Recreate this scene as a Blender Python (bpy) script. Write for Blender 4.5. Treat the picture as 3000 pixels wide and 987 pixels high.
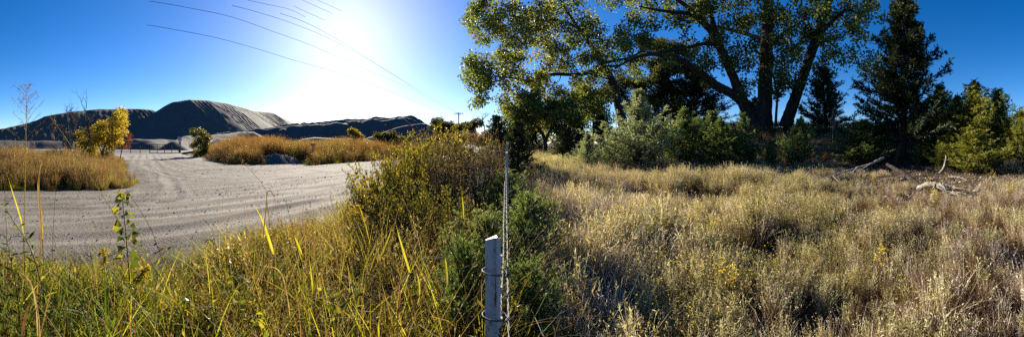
import bpy, math
import numpy as np
from mathutils import Vector

S = bpy.context.scene
COL = S.collection
for o in list(bpy.data.objects):
    bpy.data.objects.remove(o)

# ------------------------------------------------------------------ camera
F, HY, EYE = 954.93, 420.0, 1.6          # 180 degree cylindrical panorama: pixels per radian, horizon row, eye height
cam = bpy.data.cameras.new('camera')
cam.type = 'PANO'
cam.panorama_type = 'CENTRAL_CYLINDRICAL'
cam.central_cylindrical_range_u_min = -math.pi / 2
cam.central_cylindrical_range_u_max = math.pi / 2
cam.central_cylindrical_range_v_min = -(987 - HY) / F
cam.central_cylindrical_range_v_max = HY / F
cam.central_cylindrical_radius = 1.0
cam.clip_start = 0.02
cam.clip_end = 20000
camo = bpy.data.objects.new('camera', cam)
camo.location = (0, 0, EYE)
camo.rotation_euler = (math.pi / 2, 0, 0)
COL.objects.link(camo)
S.camera = camo

# ------------------------------------------------------------------ sky and sun
SUN_AZ = (1010 - 1500) / F               # clockwise from +Y
SUN_EL = math.atan((HY - 48) / F)
world = bpy.data.worlds.new('World')
S.world = world
world.use_nodes = True
wn = world.node_tree.nodes
wl = world.node_tree.links
wn.clear()
wo = wn.new('ShaderNodeOutputWorld')
bg = wn.new('ShaderNodeBackground')
sky = wn.new('ShaderNodeTexSky')
sky.sky_type = 'NISHITA'
sky.sun_disc = False
sky.sun_elevation = SUN_EL
sky.sun_rotation = SUN_AZ
sky.altitude = 400
sky.air_density = 0.72
sky.dust_density = 0.32
sky.ozone_density = 3.0
hs = wn.new('ShaderNodeHueSaturation')
hs.inputs['Saturation'].default_value = 1.34
hs.inputs['Hue'].default_value = 0.507
wl.new(sky.outputs[0], hs.inputs['Color'])
wl.new(hs.outputs[0], bg.inputs['Color'])
bg.inputs['Strength'].default_value = 0.054
wl.new(bg.outputs[0], wo.inputs[0])

sl = bpy.data.lights.new('sun', 'SUN')
sl.energy = 5.0
sl.angle = math.radians(0.5)
sl.color = (1.0, 0.90, 0.75)
slo = bpy.data.objects.new('sun', sl)
sdir = Vector((math.sin(SUN_AZ) * math.cos(SUN_EL), math.cos(SUN_AZ) * math.cos(SUN_EL), math.sin(SUN_EL)))
slo.rotation_euler = (-sdir).to_track_quat('-Z', 'Y').to_euler()
slo.location = (0, 0, 50)
COL.objects.link(slo)

S.view_settings.view_transform = 'Standard'
S.view_settings.look = 'None'
S.view_settings.gamma = 1.0
S.view_settings.use_curve_mapping = False
S.view_settings.exposure = 1.65
S.cycles.max_bounces = 4
S.cycles.diffuse_bounces = 2
S.cycles.glossy_bounces = 2
S.cycles.transmission_bounces = 3
S.cycles.transparent_max_bounces = 4
S.cycles.use_denoising = False
S.cycles.sample_clamp_indirect = 6

# ------------------------------------------------------------------ helpers
RNG = np.random.default_rng(7)


def vnoise(x, y, seed=0):
    x = np.asarray(x, float); y = np.asarray(y, float)
    xi = np.floor(x).astype(np.int64); yi = np.floor(y).astype(np.int64)
    xf = x - xi; yf = y - yi
    u = xf * xf * (3 - 2 * xf); v = yf * yf * (3 - 2 * yf)

    def hsh(a, b):
        n = (a * 374761393 + b * 668265263 + seed * 1442695041) & 0xffffffff
        n = ((n ^ (n >> 13)) * 1274126177) & 0xffffffff
        return ((n ^ (n >> 16)) & 0xffff) / 65535.0
    return (hsh(xi, yi) * (1 - u) + hsh(xi + 1, yi) * u) * (1 - v) + (hsh(xi, yi + 1) * (1 - u) + hsh(xi + 1, yi + 1) * u) * v


def fbm(x, y, oct=4, seed=0):
    s = 0; a = .5
    for i in range(oct):
        s = s + a * (vnoise(x, y, seed + i * 17) - .5)
        x = np.asarray(x) * 2.03 + 3.1; y = np.asarray(y) * 2.03 + 7.7
        a *= .5
    return s


def sstep(a, b, x):
    t = np.clip((np.asarray(x, float) - a) / (b - a), 0, 1)
    return t * t * (3 - 2 * t)


def ground_h(x, y):
    x = np.asarray(x, float); y = np.asarray(y, float)
    d = np.hypot(x, y); px = 1500 + F * np.arctan2(x, y)
    bank = np.interp(d, [0, 15.5, 18, 21, 24, 28, 34, 60], [0, 0, .15, .85, 1.9, 2.85, 3.3, 3.4])
    w = sstep(1660, 1900, px) * (1 - sstep(3350, 3700, px))
    rough = fbm(x * .9, y * .9, 3, 5) * .10 * sstep(.3, 3, x)
    return bank * w + rough


def at(px, py, d):
    a = (px - 1500) / F
    return np.array([d * math.sin(a), d * math.cos(a), EYE + d * (HY - py) / F])


def flat(px, d):
    a = (px - 1500) / F
    x, y = d * math.sin(a), d * math.cos(a)
    return np.array([x, y, float(ground_h(x, y))])


class G:
    """collects vertices, triangles and quads of one mesh"""
    def __init__(s):
        s.V = []; s.Q = []; s.T = []; s.c = []; s.qm = []; s.tm = []; s.n = 0

    def add(s, v, q=None, t=None, tint=.5, m=0):
        v = np.asarray(v, float).reshape(-1, 3)
        if q is not None:
            q = np.asarray(q).reshape(-1, 4); s.Q.append(q + s.n); s.qm.append(np.full(len(q), m))
        if t is not None:
            t = np.asarray(t).reshape(-1, 3); s.T.append(t + s.n); s.tm.append(np.full(len(t), m))
        s.V.append(v)
        s.c.append(np.broadcast_to(np.asarray(tint, float), (len(v),)))
        s.n += len(v)
        return s

    def mesh(s, name, mats, smooth=False, origin=None):
        me = bpy.data.meshes.new(name)
        V = np.concatenate(s.V) if s.V else np.zeros((0, 3))
        if origin is not None:
            V = V - np.asarray(origin)
        Q = np.concatenate(s.Q) if s.Q else np.zeros((0, 4), int)
        T = np.concatenate(s.T) if s.T else np.zeros((0, 3), int)
        me.vertices.add(len(V)); me.vertices.foreach_set('co', V.astype(np.float32).ravel())
        nl = len(Q) * 4 + len(T) * 3
        me.loops.add(nl)
        me.loops.foreach_set('vertex_index', np.concatenate([Q.ravel(), T.ravel()]).astype(np.int32))
        me.polygons.add(len(Q) + len(T))
        ls = np.concatenate([np.arange(len(Q)) * 4, len(Q) * 4 + np.arange(len(T)) * 3]).astype(np.int32)
        me.polygons.foreach_set('loop_start', ls)
        if isinstance(mats, bpy.types.Material):
            mats = [mats]
        for m in mats:
            me.materials.append(m)
        mi = np.concatenate(s.qm + s.tm) if (s.qm or s.tm) else np.zeros(0)
        me.polygons.foreach_set('material_index', mi.astype(np.int32))
        me.polygons.foreach_set('use_smooth', np.full(len(Q) + len(T), smooth))
        at_ = me.attributes.new('tint', 'FLOAT', 'POINT')
        at_.data.foreach_set('value', np.concatenate(s.c).astype(np.float32) if s.c else np.zeros(0, np.float32))
        me.update(calc_edges=True)
        return me


def tube(g, pts, rad, sides=8, tint=.5, m=0, cap=True, wob=0.0, rng=None):
    pts = np.asarray(pts, float); n = len(pts)
    rad = np.broadcast_to(np.asarray(rad, float), (n,))
    tan = np.gradient(pts, axis=0) if n > 1 else np.array([[0, 0, 1.]])
    tan /= np.linalg.norm(tan, axis=1)[:, None] + 1e-9
    ref = np.array([0.31, 0.17, 0.93]) if abs(tan[0][2]) < .8 else np.array([.93, .31, .17])
    a = np.cross(tan, ref); a /= np.linalg.norm(a, axis=1)[:, None] + 1e-9
    b = np.cross(tan, a)
    th = np.arange(sides) * 2 * math.pi / sides
    r = rad[:, None, None] * np.ones((n, sides, 1))
    if wob and rng is not None:
        r = r * (1 + wob * rng.normal(size=(n, sides, 1)))
    v = pts[:, None, :] + r * (np.cos(th)[None, :, None] * a[:, None, :] + np.sin(th)[None, :, None] * b[:, None, :])
    i = np.arange(n - 1)[:, None] * sides; j = np.arange(sides)[None, :]; k = (j + 1) % sides
    q = np.stack([i + j, i + k, i + sides + k, i + sides + j], -1).reshape(-1, 4)
    g.add(v, q=q, tint=tint, m=m)
    if cap:
        for e, row in ((0, 0), (1, n - 1)):
            ring = v[row]
            g.add(np.vstack([ring, pts[row]]), t=[(jj, (jj + 1) % sides, sides) if e else ((jj + 1) % sides, jj, sides) for jj in range(sides)], tint=tint, m=m)


def segs(g, p0, p1, r0, r1, sides=3, tint=.5, m=0):
    """many straight prisms at once"""
    p0 = np.asarray(p0, float); p1 = np.asarray(p1, float); N = len(p0)
    if N == 0: return
    t = p1 - p0; t /= np.linalg.norm(t, axis=1)[:, None] + 1e-9
    ref = np.where(np.abs(t[:, 2:3]) < .8, np.array([[0, 0, 1.]]), np.array([[1., 0, 0]]))
    a = np.cross(t, ref); a /= np.linalg.norm(a, axis=1)[:, None] + 1e-9
    b = np.cross(t, a)
    th = np.arange(sides) * 2 * math.pi / sides
    ring = np.cos(th)[None, :, None] * a[:, None] + np.sin(th)[None, :, None] * b[:, None]
    r0 = np.broadcast_to(np.asarray(r0, float), (N,)); r1 = np.broadcast_to(np.asarray(r1, float), (N,))
    v = np.stack([p0[:, None] + ring * r0[:, None, None], p1[:, None] + ring * r1[:, None, None]], 1)  # N,2,s,3
    base = np.arange(N)[:, None] * 2 * sides; j = np.arange(sides)[None]; k = (j + 1) % sides
    q = np.stack([base + j, base + k, base + sides + k, base + sides + j], -1)
    tt = np.repeat(np.broadcast_to(np.asarray(tint, float), (N,)), 2 * sides)
    g.add(v, q=q, tint=tt, m=m)


def blades(g, base, az, lean, bend, L, W, n=3, tint=.5, m=0, twist=None, prof=None):
    base = np.asarray(base, float); N = len(base)
    f = lambda x: np.broadcast_to(np.asarray(x, float), (N,))
    az, lean, bend, L, W = f(az), f(lean), f(bend), f(L), f(W)
    t = np.linspace(0, 1, n + 1)
    tm = (t[1:] + t[:-1]) / 2
    th = lean[:, None] + bend[:, None] * tm[None]
    h = np.concatenate([np.zeros((N, 1)), np.cumsum(np.sin(th) * (L / n)[:, None], 1)], 1)
    z = np.concatenate([np.zeros((N, 1)), np.cumsum(np.cos(th) * (L / n)[:, None], 1)], 1)
    ca, sa = np.cos(az)[:, None], np.sin(az)[:, None]
    c = base[:, None] + np.stack([h * ca, h * sa, z], -1)
    tw = az + (f(twist) if twist is not None else 0)
    side = np.stack([-np.sin(tw), np.cos(tw), np.zeros(N)], -1)[:, None]
    if prof is None:
        prof = np.clip(1.05 - t ** 2, .06, 1)
    w = W[:, None, None] * np.asarray(prof)[None, :, None] / 2
    v = np.stack([c - side * w, c + side * w], 2)
    b0 = np.arange(N)[:, None] * 2 * (n + 1); k = np.arange(n)[None] * 2
    q = np.stack([b0 + k, b0 + k + 1, b0 + k + 3, b0 + k + 2], -1)
    g.add(v, q=q, tint=np.repeat(f(tint), 2 * (n + 1)), m=m)
    return c


def unit(v):
    return v / (np.linalg.norm(v, axis=-1, keepdims=True) + 1e-9)


def leaves(g, c, d, L, W, rng, tint=.5, m=0, fold=.25, wide=.45, up=.5):
    """folded diamond leaves: base at c, pointing along d"""
    c = np.asarray(c, float); N = len(c)
    if N == 0: return
    d = unit(np.asarray(d, float))
    r = rng.normal(size=(N, 3)); r[:, 2] += up
    s = unit(np.cross(d, r)); nn = np.cross(s, d)
    L = np.broadcast_to(np.asarray(L, float), (N,))[:, None]; W = np.broadcast_to(np.asarray(W, float), (N,))[:, None]
    mid = c + d * L * wide
    v = np.stack([c, mid - s * W / 2 + nn * W * fold, c + d * L, mid + s * W / 2 + nn * W * fold], 1)
    b = np.arange(N)[:, None] * 4
    t = np.concatenate([b + np.array([[0, 1, 2]]), b + np.array([[0, 2, 3]])], 0)
    g.add(v, t=t, tint=np.repeat(np.broadcast_to(np.asarray(tint, float), (N,)), 4), m=m)


def box(g, c, s, m=0, tint=.5, rz=0.0):
    x, y, z = s[0] / 2, s[1] / 2, s[2] / 2
    v = np.array([(-x, -y, -z), (x, -y, -z), (x, y, -z), (-x, y, -z), (-x, -y, z), (x, -y, z), (x, y, z), (-x, y, z)])
    cr, sr = math.cos(rz), math.sin(rz)
    v = v @ np.array([[cr, sr, 0], [-sr, cr, 0], [0, 0, 1]]) + np.asarray(c)
    g.add(v, q=[(0, 3, 2, 1), (4, 5, 6, 7), (0, 1, 5, 4), (1, 2, 6, 5), (2, 3, 7, 6), (3, 0, 4, 7)], m=m, tint=tint)


def spline(p, n=6):
    """Catmull-Rom through control points"""
    p = np.asarray(p, float)
    q = np.vstack([2 * p[0] - p[1], p, 2 * p[-1] - p[-2]])
    out = []
    for i in range(len(p) - 1):
        for t in np.linspace(0, 1, n, endpoint=False):
            a, b, c, d = q[i], q[i + 1], q[i + 2], q[i + 3]
            out.append(.5 * ((2 * b) + (c - a) * t + (2 * a - 5 * b + 4 * c - d) * t * t + (3 * b - a - 3 * c + d) * t ** 3))
    out.append(p[-1])
    return np.array(out)


def link(name, me, parent=None, loc=None):
    o = bpy.data.objects.new(name, me)
    COL.objects.link(o)
    if parent is not None: o.parent = parent
    if loc is not None: o.location = [float(v) for v in loc]
    return o


def tag(o, label=None, cat=None, group=None, kind=None):
    if label: o['label'] = label
    if cat: o['category'] = cat
    if group: o['group'] = group
    if kind: o['kind'] = kind
    return o


def thing(name, label, cat, loc=(0, 0, 0), group=None, rz=0.0, scale=None):
    o = link(name, None, None, loc)
    o.rotation_euler = (0, 0, rz)
    o.empty_display_size = .2
    if scale is not None:
        o.scale = scale if hasattr(scale, '__len__') else (scale,) * 3
    return tag(o, label, cat, group)


# ------------------------------------------------------------------ materials
def mat(name):
    m = bpy.data.materials.new(name); m.use_nodes = True
    n = m.node_tree.nodes; n.clear()
    return m, n, m.node_tree.links


def ramp(n, cols, pos=None):
    r = n.new('ShaderNodeValToRGB')
    pos = pos or [i / max(1, len(cols) - 1) for i in range(len(cols))]
    e = r.color_ramp.elements
    while len(e) < len(cols): e.new(.5)
    for i, (c, p) in enumerate(zip(cols, pos)):
        e[i].position = p; e[i].color = (*c, 1)
    return r


def leaf_mat(name, cols, trans=.45, rnd=.35, rough=.6, spec=.2, patch=0.0, tcol=1.25, pscale=.6):
    """two sided plant tissue: colour from each piece's own tint, light passing through"""
    m, n, l = mat(name)
    a = n.new('ShaderNodeAttribute'); a.attribute_name = 'tint'
    oi = n.new('ShaderNodeObjectInfo')
    mx = n.new('ShaderNodeMath'); mx.operation = 'MULTIPLY_ADD'
    sub = n.new('ShaderNodeMath'); sub.operation = 'SUBTRACT'; sub.inputs[1].default_value = .5
    l.new(oi.outputs['Random'], sub.inputs[0])
    l.new(sub.outputs[0], mx.inputs[0]); mx.inputs[1].default_value = rnd; l.new(a.outputs['Fac'], mx.inputs[2])
    fac = mx.outputs[0]
    if patch:
        geo = n.new('ShaderNodeNewGeometry')
        nz = n.new('ShaderNodeTexNoise'); nz.inputs['Scale'].default_value = pscale; nz.inputs['Detail'].default_value = 2
        l.new(geo.outputs['Position'], nz.inputs['Vector'])
        s2 = n.new('ShaderNodeMath'); s2.operation = 'SUBTRACT'; s2.inputs[1].default_value = .5; l.new(nz.outputs['Fac'], s2.inputs[0])
        m2 = n.new('ShaderNodeMath'); m2.operation = 'MULTIPLY_ADD'; m2.inputs[1].default_value = patch
        l.new(s2.outputs[0], m2.inputs[0]); l.new(fac, m2.inputs[2]); fac = m2.outputs[0]
    r = ramp(n, cols); l.new(fac, r.inputs['Fac'])
    p = n.new('ShaderNodeBsdfPrincipled'); p.inputs['Roughness'].default_value = rough
    p.inputs['Specular IOR Level'].default_value = spec
    l.new(r.outputs[0], p.inputs['Base Color'])
    out = n.new('ShaderNodeOutputMaterial')
    if trans > 0:
        tr = n.new('ShaderNodeBsdfTranslucent')
        mul = n.new('ShaderNodeMix'); mul.data_type = 'RGBA'; mul.blend_type = 'MULTIPLY'; mul.inputs['Factor'].default_value = 1
        l.new(r.outputs[0], mul.inputs[6]); mul.inputs[7].default_value = (tcol * 1.1, tcol, tcol * .55, 1)
        l.new(mul.outputs[2], tr.inputs['Color'])
        ms = n.new('ShaderNodeMixShader'); ms.inputs[0].default_value = trans
        l.new(p.outputs[0], ms.inputs[1]); l.new(tr.outputs[0], ms.inputs[2]); l.new(ms.outputs[0], out.inputs[0])
    else:
        l.new(p.outputs[0], out.inputs[0])
    return m


def rock_mat(name, cols, scale=2.0, bump=.4, bscale=30, rough=.9, detail=6, stretch=None, spots=None, spec=.25, bdist=.05):
    """noise coloured solid: soil, stone, bark, paint"""
    m, n, l = mat(name)
    tc = n.new('ShaderNodeTexCoord')
    vec = tc.outputs['Object']
    if stretch:
        mp = n.new('ShaderNodeMapping'); mp.inputs['Scale'].default_value = stretch
        l.new(vec, mp.inputs['Vector']); vec = mp.outputs[0]
    nz = n.new('ShaderNodeTexNoise'); nz.inputs['Scale'].default_value = scale; nz.inputs['Detail'].default_value = detail
    nz.inputs['Roughness'].default_value = .65
    l.new(vec, nz.inputs['Vector'])
    pos = [.28 + .44 * i / max(1, len(cols) - 1) for i in range(len(cols))]
    r = ramp(n, cols, pos); l.new(nz.outputs['Fac'], r.inputs['Fac'])
    col = r.outputs[0]
    n2 = n.new('ShaderNodeTexNoise'); n2.inputs['Scale'].default_value = bscale; n2.inputs['Detail'].default_value = 5
    n2.inputs['Roughness'].default_value = .7
    l.new(vec, n2.inputs['Vector'])
    if spots:
        rr = ramp(n, [(0, 0, 0), (1, 1, 1)], spots[1]); l.new(n2.outputs['Fac'], rr.inputs['Fac'])
        mx = n.new('ShaderNodeMix'); mx.data_type = 'RGBA'
        l.new(rr.outputs[0], mx.inputs[0]); l.new(col, mx.inputs[6]); mx.inputs[7].default_value = (*spots[0], 1)
        col = mx.outputs[2]
    b = n.new('ShaderNodeBump'); b.inputs['Strength'].default_value = bump; b.inputs['Distance'].default_value = bdist
    l.new(n2.outputs['Fac'], b.inputs['Height'])
    p = n.new('ShaderNodeBsdfPrincipled'); p.inputs['Roughness'].default_value = rough
    p.inputs['Specular IOR Level'].default_value = spec
    l.new(col, p.inputs['Base Color']); l.new(b.outputs[0], p.inputs['Normal'])
    out = n.new('ShaderNodeOutputMaterial'); l.new(p.outputs[0], out.inputs[0])
    return m


def plain_mat(name, col, rough=.6, metal=0.0, spec=.4):
    m, n, l = mat(name)
    nz = n.new('ShaderNodeTexNoise'); nz.inputs['Scale'].default_value = 14; nz.inputs['Detail'].default_value = 5
    tc = n.new('ShaderNodeTexCoord'); l.new(tc.outputs['Object'], nz.inputs['Vector'])
    r = ramp(n, [tuple(c * .75 for c in col), tuple(min(1, c * 1.15) for c in col)], [.3, .7]); l.new(nz.outputs['Fac'], r.inputs['Fac'])
    p = n.new('ShaderNodeBsdfPrincipled'); l.new(r.outputs[0], p.inputs['Base Color'])
    p.inputs['Roughness'].default_value = rough; p.inputs['Metallic'].default_value = metal
    p.inputs['Specular IOR Level'].default_value = spec
    out = n.new('ShaderNodeOutputMaterial'); l.new(p.outputs[0], out.inputs[0])
    return m


M = {}
M['soil'] = rock_mat('soil', [(.035, .025, .017), (.09, .062, .04), (.16, .115, .075)], 1.3, .8, 22)
M['yard'] = rock_mat('pale_sand', [(.15, .138, .12), (.19, .176, .155), (.23, .212, .19)], .4, .6, 8)
M['pile'] = rock_mat('crushed_stone', [(.075, .068, .061), (.092, .083, .074), (.108, .098, .088)], .25, .35, 5)
M['pile_brown'] = rock_mat('sandy_stone', [(.08, .067, .05), (.098, .082, .063), (.115, .097, .074)], .25, .35, 5)
M['pebble'] = rock_mat('pebble_stone', [(.10, .09, .078), (.17, .156, .137), (.25, .23, .205)], 1.4, .3, 60)
M['bark'] = rock_mat('grey_bark', [(.018, .014, .011), (.05, .040, .032), (.115, .095, .078)], 3.0, 1.0, 6, stretch=(3.2, 3.2, .4), bdist=.2)
M['cedar_bark'] = rock_mat('cedar_bark', [(.03, .024, .02), (.06, .05, .043), (.11, .095, .082)], 6, .9, 24, stretch=(3, 3, .4))
M['twig'] = plain_mat('brown_twig', (.085, .062, .045), .85)
M['pale_twig'] = plain_mat('pale_dead_twig', (.22, .185, .15), .85)
M['driftwood'] = rock_mat('bleached_wood', [(.16, .135, .11), (.33, .295, .255), (.52, .47, .41)], 4, .8, 30, stretch=(1, 1, 3))
M['gate'] = plain_mat('black_gate_paint', (.018, .02, .022), .5)
M['pole_wood'] = rock_mat('tarred_wood', [(.03, .024, .019), (.06, .046, .036)], 6, .6, 30, stretch=(3, 3, .3))
M['wire'] = plain_mat('galvanised_wire', (.09, .088, .085), .65, .2)
M['cable'] = plain_mat('black_cable', (.02, .02, .022), .6)
M['steel_white'] = rock_mat('white_post_paint', [(.34, .31, .30), (.42, .395, .38), (.48, .455, .44)], 3, .04, 16, .5, stretch=(2.2, 1, .5), spots=((.13, .05, .025), [.56, .63]))
M['rust'] = plain_mat('rust', (.16, .06, .028), .9)
M['sign_back'] = plain_mat('sign_back', (.16, .165, .13), .5, .3)
M['dark_steel'] = plain_mat('dark_steel', (.035, .028, .024), .6)
M['white'] = plain_mat('white_panel', (.72, .70, .68), .5)
M['red'] = plain_mat('red_panel', (.36, .03, .035), .5)
M['orange'] = plain_mat('orange_panel', (.75, .22, .03), .5)
M['green_post'] = plain_mat('green_post', (.03, .10, .085), .5)

M['dry'] = leaf_mat('dry_grass', [(.085, .052, .042), (.24, .175, .14), (.48, .40, .315), (.70, .63, .54)], .32, .5, patch=.6, tcol=1.1)
M['dry_y'] = leaf_mat('dry_weed', [(.06, .062, .022), (.20, .20, .07), (.46, .43, .18), (.66, .61, .40)], .34, .4, patch=.5, tcol=1.15)
M['flower'] = leaf_mat('yellow_flower', [(.62, .44, .02), (.76, .58, .03), (.80, .66, .08)], .2, .3)
M['white_stalk'] = leaf_mat('bleached_stalk', [(.34, .31, .28), (.52, .49, .46), (.66, .63, .60)], .1, .3)
M['green'] = leaf_mat('green_grass', [(.016, .036, .006), (.042, .078, .010), (.115, .16, .018), (.25, .26, .034)], .52, .4, patch=.5)
M['yellow'] = leaf_mat('yellow_grass', [(.06, .034, .010), (.14, .11, .02), (.25, .225, .033), (.40, .35, .11)], .55, .4, patch=.4)
M['brown'] = leaf_mat('brown_stems', [(.05, .026, .014), (.13, .072, .034), (.25, .155, .075), (.38, .27, .14)], .42, .4, patch=.5)
M['leafy'] = leaf_mat('weed_leaf', [(.02, .036, .006), (.06, .075, .010), (.15, .14, .016), (.34, .26, .024)], .5, .35, .4, .5)
M['tan'] = leaf_mat('tan_bluestem', [(.06, .045, .02), (.15, .105, .045), (.25, .175, .08), (.36, .28, .155)], .42, .4, patch=.7, pscale=.35)
M['orange_g'] = leaf_mat('orange_bluestem', [(.04, .045, .016), (.13, .075, .026), (.22, .11, .038), (.31, .195, .075)], .45, .4, patch=.9, pscale=.22)
M['olive'] = leaf_mat('olive_leaf', [(.018, .028, .008), (.045, .055, .012), (.10, .10, .018), (.19, .15, .03)], .42, .25)
M['cotton'] = leaf_mat('cottonwood_leaf', [(.03, .052, .013), (.085, .125, .03), (.19, .215, .055), (.38, .32, .055)], .58, .2, .45, .3)
M['gold'] = leaf_mat('golden_leaf', [(.10, .07, .01), (.26, .20, .018), (.44, .35, .03), (.52, .42, .06)], .5, .2)
M['redleaf'] = leaf_mat('red_leaf', [(.09, .025, .012), (.20, .06, .02), (.28, .12, .03)], .4, .2)
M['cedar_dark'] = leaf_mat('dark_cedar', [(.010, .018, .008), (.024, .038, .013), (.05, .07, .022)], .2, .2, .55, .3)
M['cedar_green'] = leaf_mat('green_cedar', [(.03, .052, .014), (.10, .15, .036), (.21, .27, .085)], .38, .25, .5, .4)
M['cedar_silver'] = leaf_mat('silver_cedar', [(.065, .088, .042), (.20, .245, .13), (.37, .42, .25)], .35, .2, .5, .4)
M['cedar_yellow'] = leaf_mat('yellow_cedar', [(.045, .06, .010), (.15, .17, .022), (.30, .30, .045)], .4, .2, .5, .4)
M['bigleaf'] = leaf_mat('big_sapling_leaf', [(.04, .065, .01), (.13, .15, .018), (.30, .26, .025)], .55, .2, .7, .06)
M['blade_y'] = leaf_mat('broad_blade', [(.14, .09, .025), (.25, .22, .026), (.34, .34, .036)], .55, .1, .6, .12)
M['blade_b'] = leaf_mat('withered_blade', [(.09, .045, .022), (.22, .13, .06), (.42, .34, .20)], .35, .1, .7, .08)
M['litter'] = leaf_mat('leaf_litter', [(.06, .042, .026), (.14, .10, .065), (.26, .20, .14), (.40, .34, .26)], .1, .5)


def road_material():
    m, n, l = mat('gravel')
    tc = n.new('ShaderNodeTexCoord')
    mp = n.new('ShaderNodeMapping')                       # along the wheel tracks
    mp.inputs['Rotation'].default_value = (0, 0, ROAD_AZ)
    l.new(tc.outputs['Object'], mp.inputs['Vector'])
    st = n.new('ShaderNodeMapping'); st.inputs['Scale'].default_value = (1.6, .09, 1); l.new(mp.outputs[0], st.inputs['Vector'])
    a = n.new('ShaderNodeTexNoise'); a.inputs['Scale'].default_value = 1.5; a.inputs['Detail'].default_value = 6; a.inputs['Roughness'].default_value = .6
    l.new(st.outputs[0], a.inputs['Vector'])
    b = n.new('ShaderNodeTexNoise'); b.inputs['Scale'].default_value = .7; b.inputs['Detail'].default_value = 6; l.new(tc.outputs['Object'], b.inputs['Vector'])
    c = n.new('ShaderNodeTexVoronoi'); c.inputs['Scale'].default_value = 30; l.new(tc.outputs['Object'], c.inputs['Vector'])
    c2 = n.new('ShaderNodeTexNoise'); c2.inputs['Scale'].default_value = 55; c2.inputs['Detail'].default_value = 4; l.new(tc.outputs['Object'], c2.inputs['Vector'])
    r = ramp(n, [(.09, .077, .060), (.152, .134, .108), (.215, .192, .160)], [.34, .5, .64])
    add = n.new('ShaderNodeMath'); add.operation = 'MULTIPLY_ADD'; add.inputs[1].default_value = .55
    l.new(a.outputs['Fac'], add.inputs[0])
    m2 = n.new('ShaderNodeMath'); m2.operation = 'MULTIPLY'; m2.inputs[1].default_value = .45; l.new(b.outputs['Fac'], m2.inputs[0]); l.new(m2.outputs[0], add.inputs[2])
    l.new(add.outputs[0], r.inputs['Fac'])
    rr = ramp(n, [(.6, .58, .56), (1.1, 1.1, 1.1)], [.0, 1]); l.new(c.outputs['Color'], rr.inputs['Fac'])
    mx = n.new('ShaderNodeMix'); mx.data_type = 'RGBA'; mx.blend_type = 'MULTIPLY'; mx.inputs[0].default_value = .8
    l.new(r.outputs[0], mx.inputs[6]); l.new(rr.outputs[0], mx.inputs[7])
    h = n.new('ShaderNodeMath'); h.operation = 'ADD'; l.new(c.outputs['Distance'], h.inputs[0]); l.new(c2.outputs['Fac'], h.inputs[1])
    bp = n.new('ShaderNodeBump'); bp.inputs['Strength'].default_value = .6; bp.inputs['Distance'].default_value = .012
    l.new(h.outputs[0], bp.inputs['Height'])
    p = n.new('ShaderNodeBsdfPrincipled'); p.inputs['Roughness'].default_value = .95; p.inputs['Specular IOR Level'].default_value = .15
    ta = n.new('ShaderNodeAttribute'); ta.attribute_name = 'tint'       # packed dusty wheel tracks are paler than loose gravel
    tm = n.new('ShaderNodeMath'); tm.operation = 'MULTIPLY'; tm.inputs[1].default_value = .45; l.new(ta.outputs['Fac'], tm.inputs[0])
    m3 = n.new('ShaderNodeMix'); m3.data_type = 'RGBA'; l.new(tm.outputs[0], m3.inputs[0]); l.new(mx.outputs[2], m3.inputs[6]); m3.inputs[7].default_value = (.25, .228, .195, 1)
    l.new(m3.outputs[2], p.inputs['Base Color']); l.new(bp.outputs[0], p.inputs['Normal'])
    o = n.new('ShaderNodeOutputMaterial'); l.new(p.outputs[0], o.inputs[0])
    return m


# ------------------------------------------------------------------ ground
def polar_sheet(rmin, rmax, nr, a0, a1, na):
    rr = np.exp(np.linspace(math.log(rmin), math.log(rmax), nr)); aa = np.linspace(a0, a1, na)
    R, A = np.meshgrid(rr, aa, indexing='ij')
    return R * np.sin(A), R * np.cos(A)


def grid_quads(nr, na):
    i = np.arange(nr - 1)[:, None] * na; j = np.arange(na - 1)[None]
    return np.stack([i + j, i + j + 1, i + na + j + 1, i + na + j], -1).reshape(-1, 4)


g = G()
X, Y = polar_sheet(.35, 4000, 190, -math.pi, math.pi, 361)
g.add(np.stack([X, Y, ground_h(X, Y)], -1), q=grid_quads(190, 361)[:, ::-1])
g.add([(0, 0, 0)])
tag(link('ground', g.mesh('ground', M['soil'], True)), 'dark earthy ground of the roadside and weedy field', kind='structure')

ROAD_AZ = (1590 - 1500) / F
RDIR = np.array([math.sin(ROAD_AZ), math.cos(ROAD_AZ)]); RNRM = np.array([-RDIR[1], RDIR[0]])   # to the left of the road's run


def road_xy(s, p):
    return RDIR * s + RNRM * p


def gp(px, py):
    d = EYE * F / (py - HY)
    a = (px - 1500) / F
    return np.array([d * math.sin(a), d * math.cos(a)])


road_poly = [road_xy(-70, 10.9), road_xy(-20, 10.9), gp(40, 562), gp(200, 561), gp(330, 556), gp(402, 546), gp(385, 512), gp(370, 480), gp(366, 462), gp(350, 449), gp(340, 443),
             gp(520, 442), gp(535, 455), gp(600, 471), gp(670, 482), gp(780, 485), gp(905, 486), gp(1000, 479), gp(1100, 472), gp(1200, 464),
             road_xy(46, 12.6), road_xy(90, 12), road_xy(220, 12), road_xy(220, 5.5), road_xy(60, 5.0), road_xy(20, 4.5), road_xy(6, 4.4), road_xy(0, 4.15), road_xy(-6, 4.2), road_xy(-70, 4.2)]
road_poly = np.array(road_poly)


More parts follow.
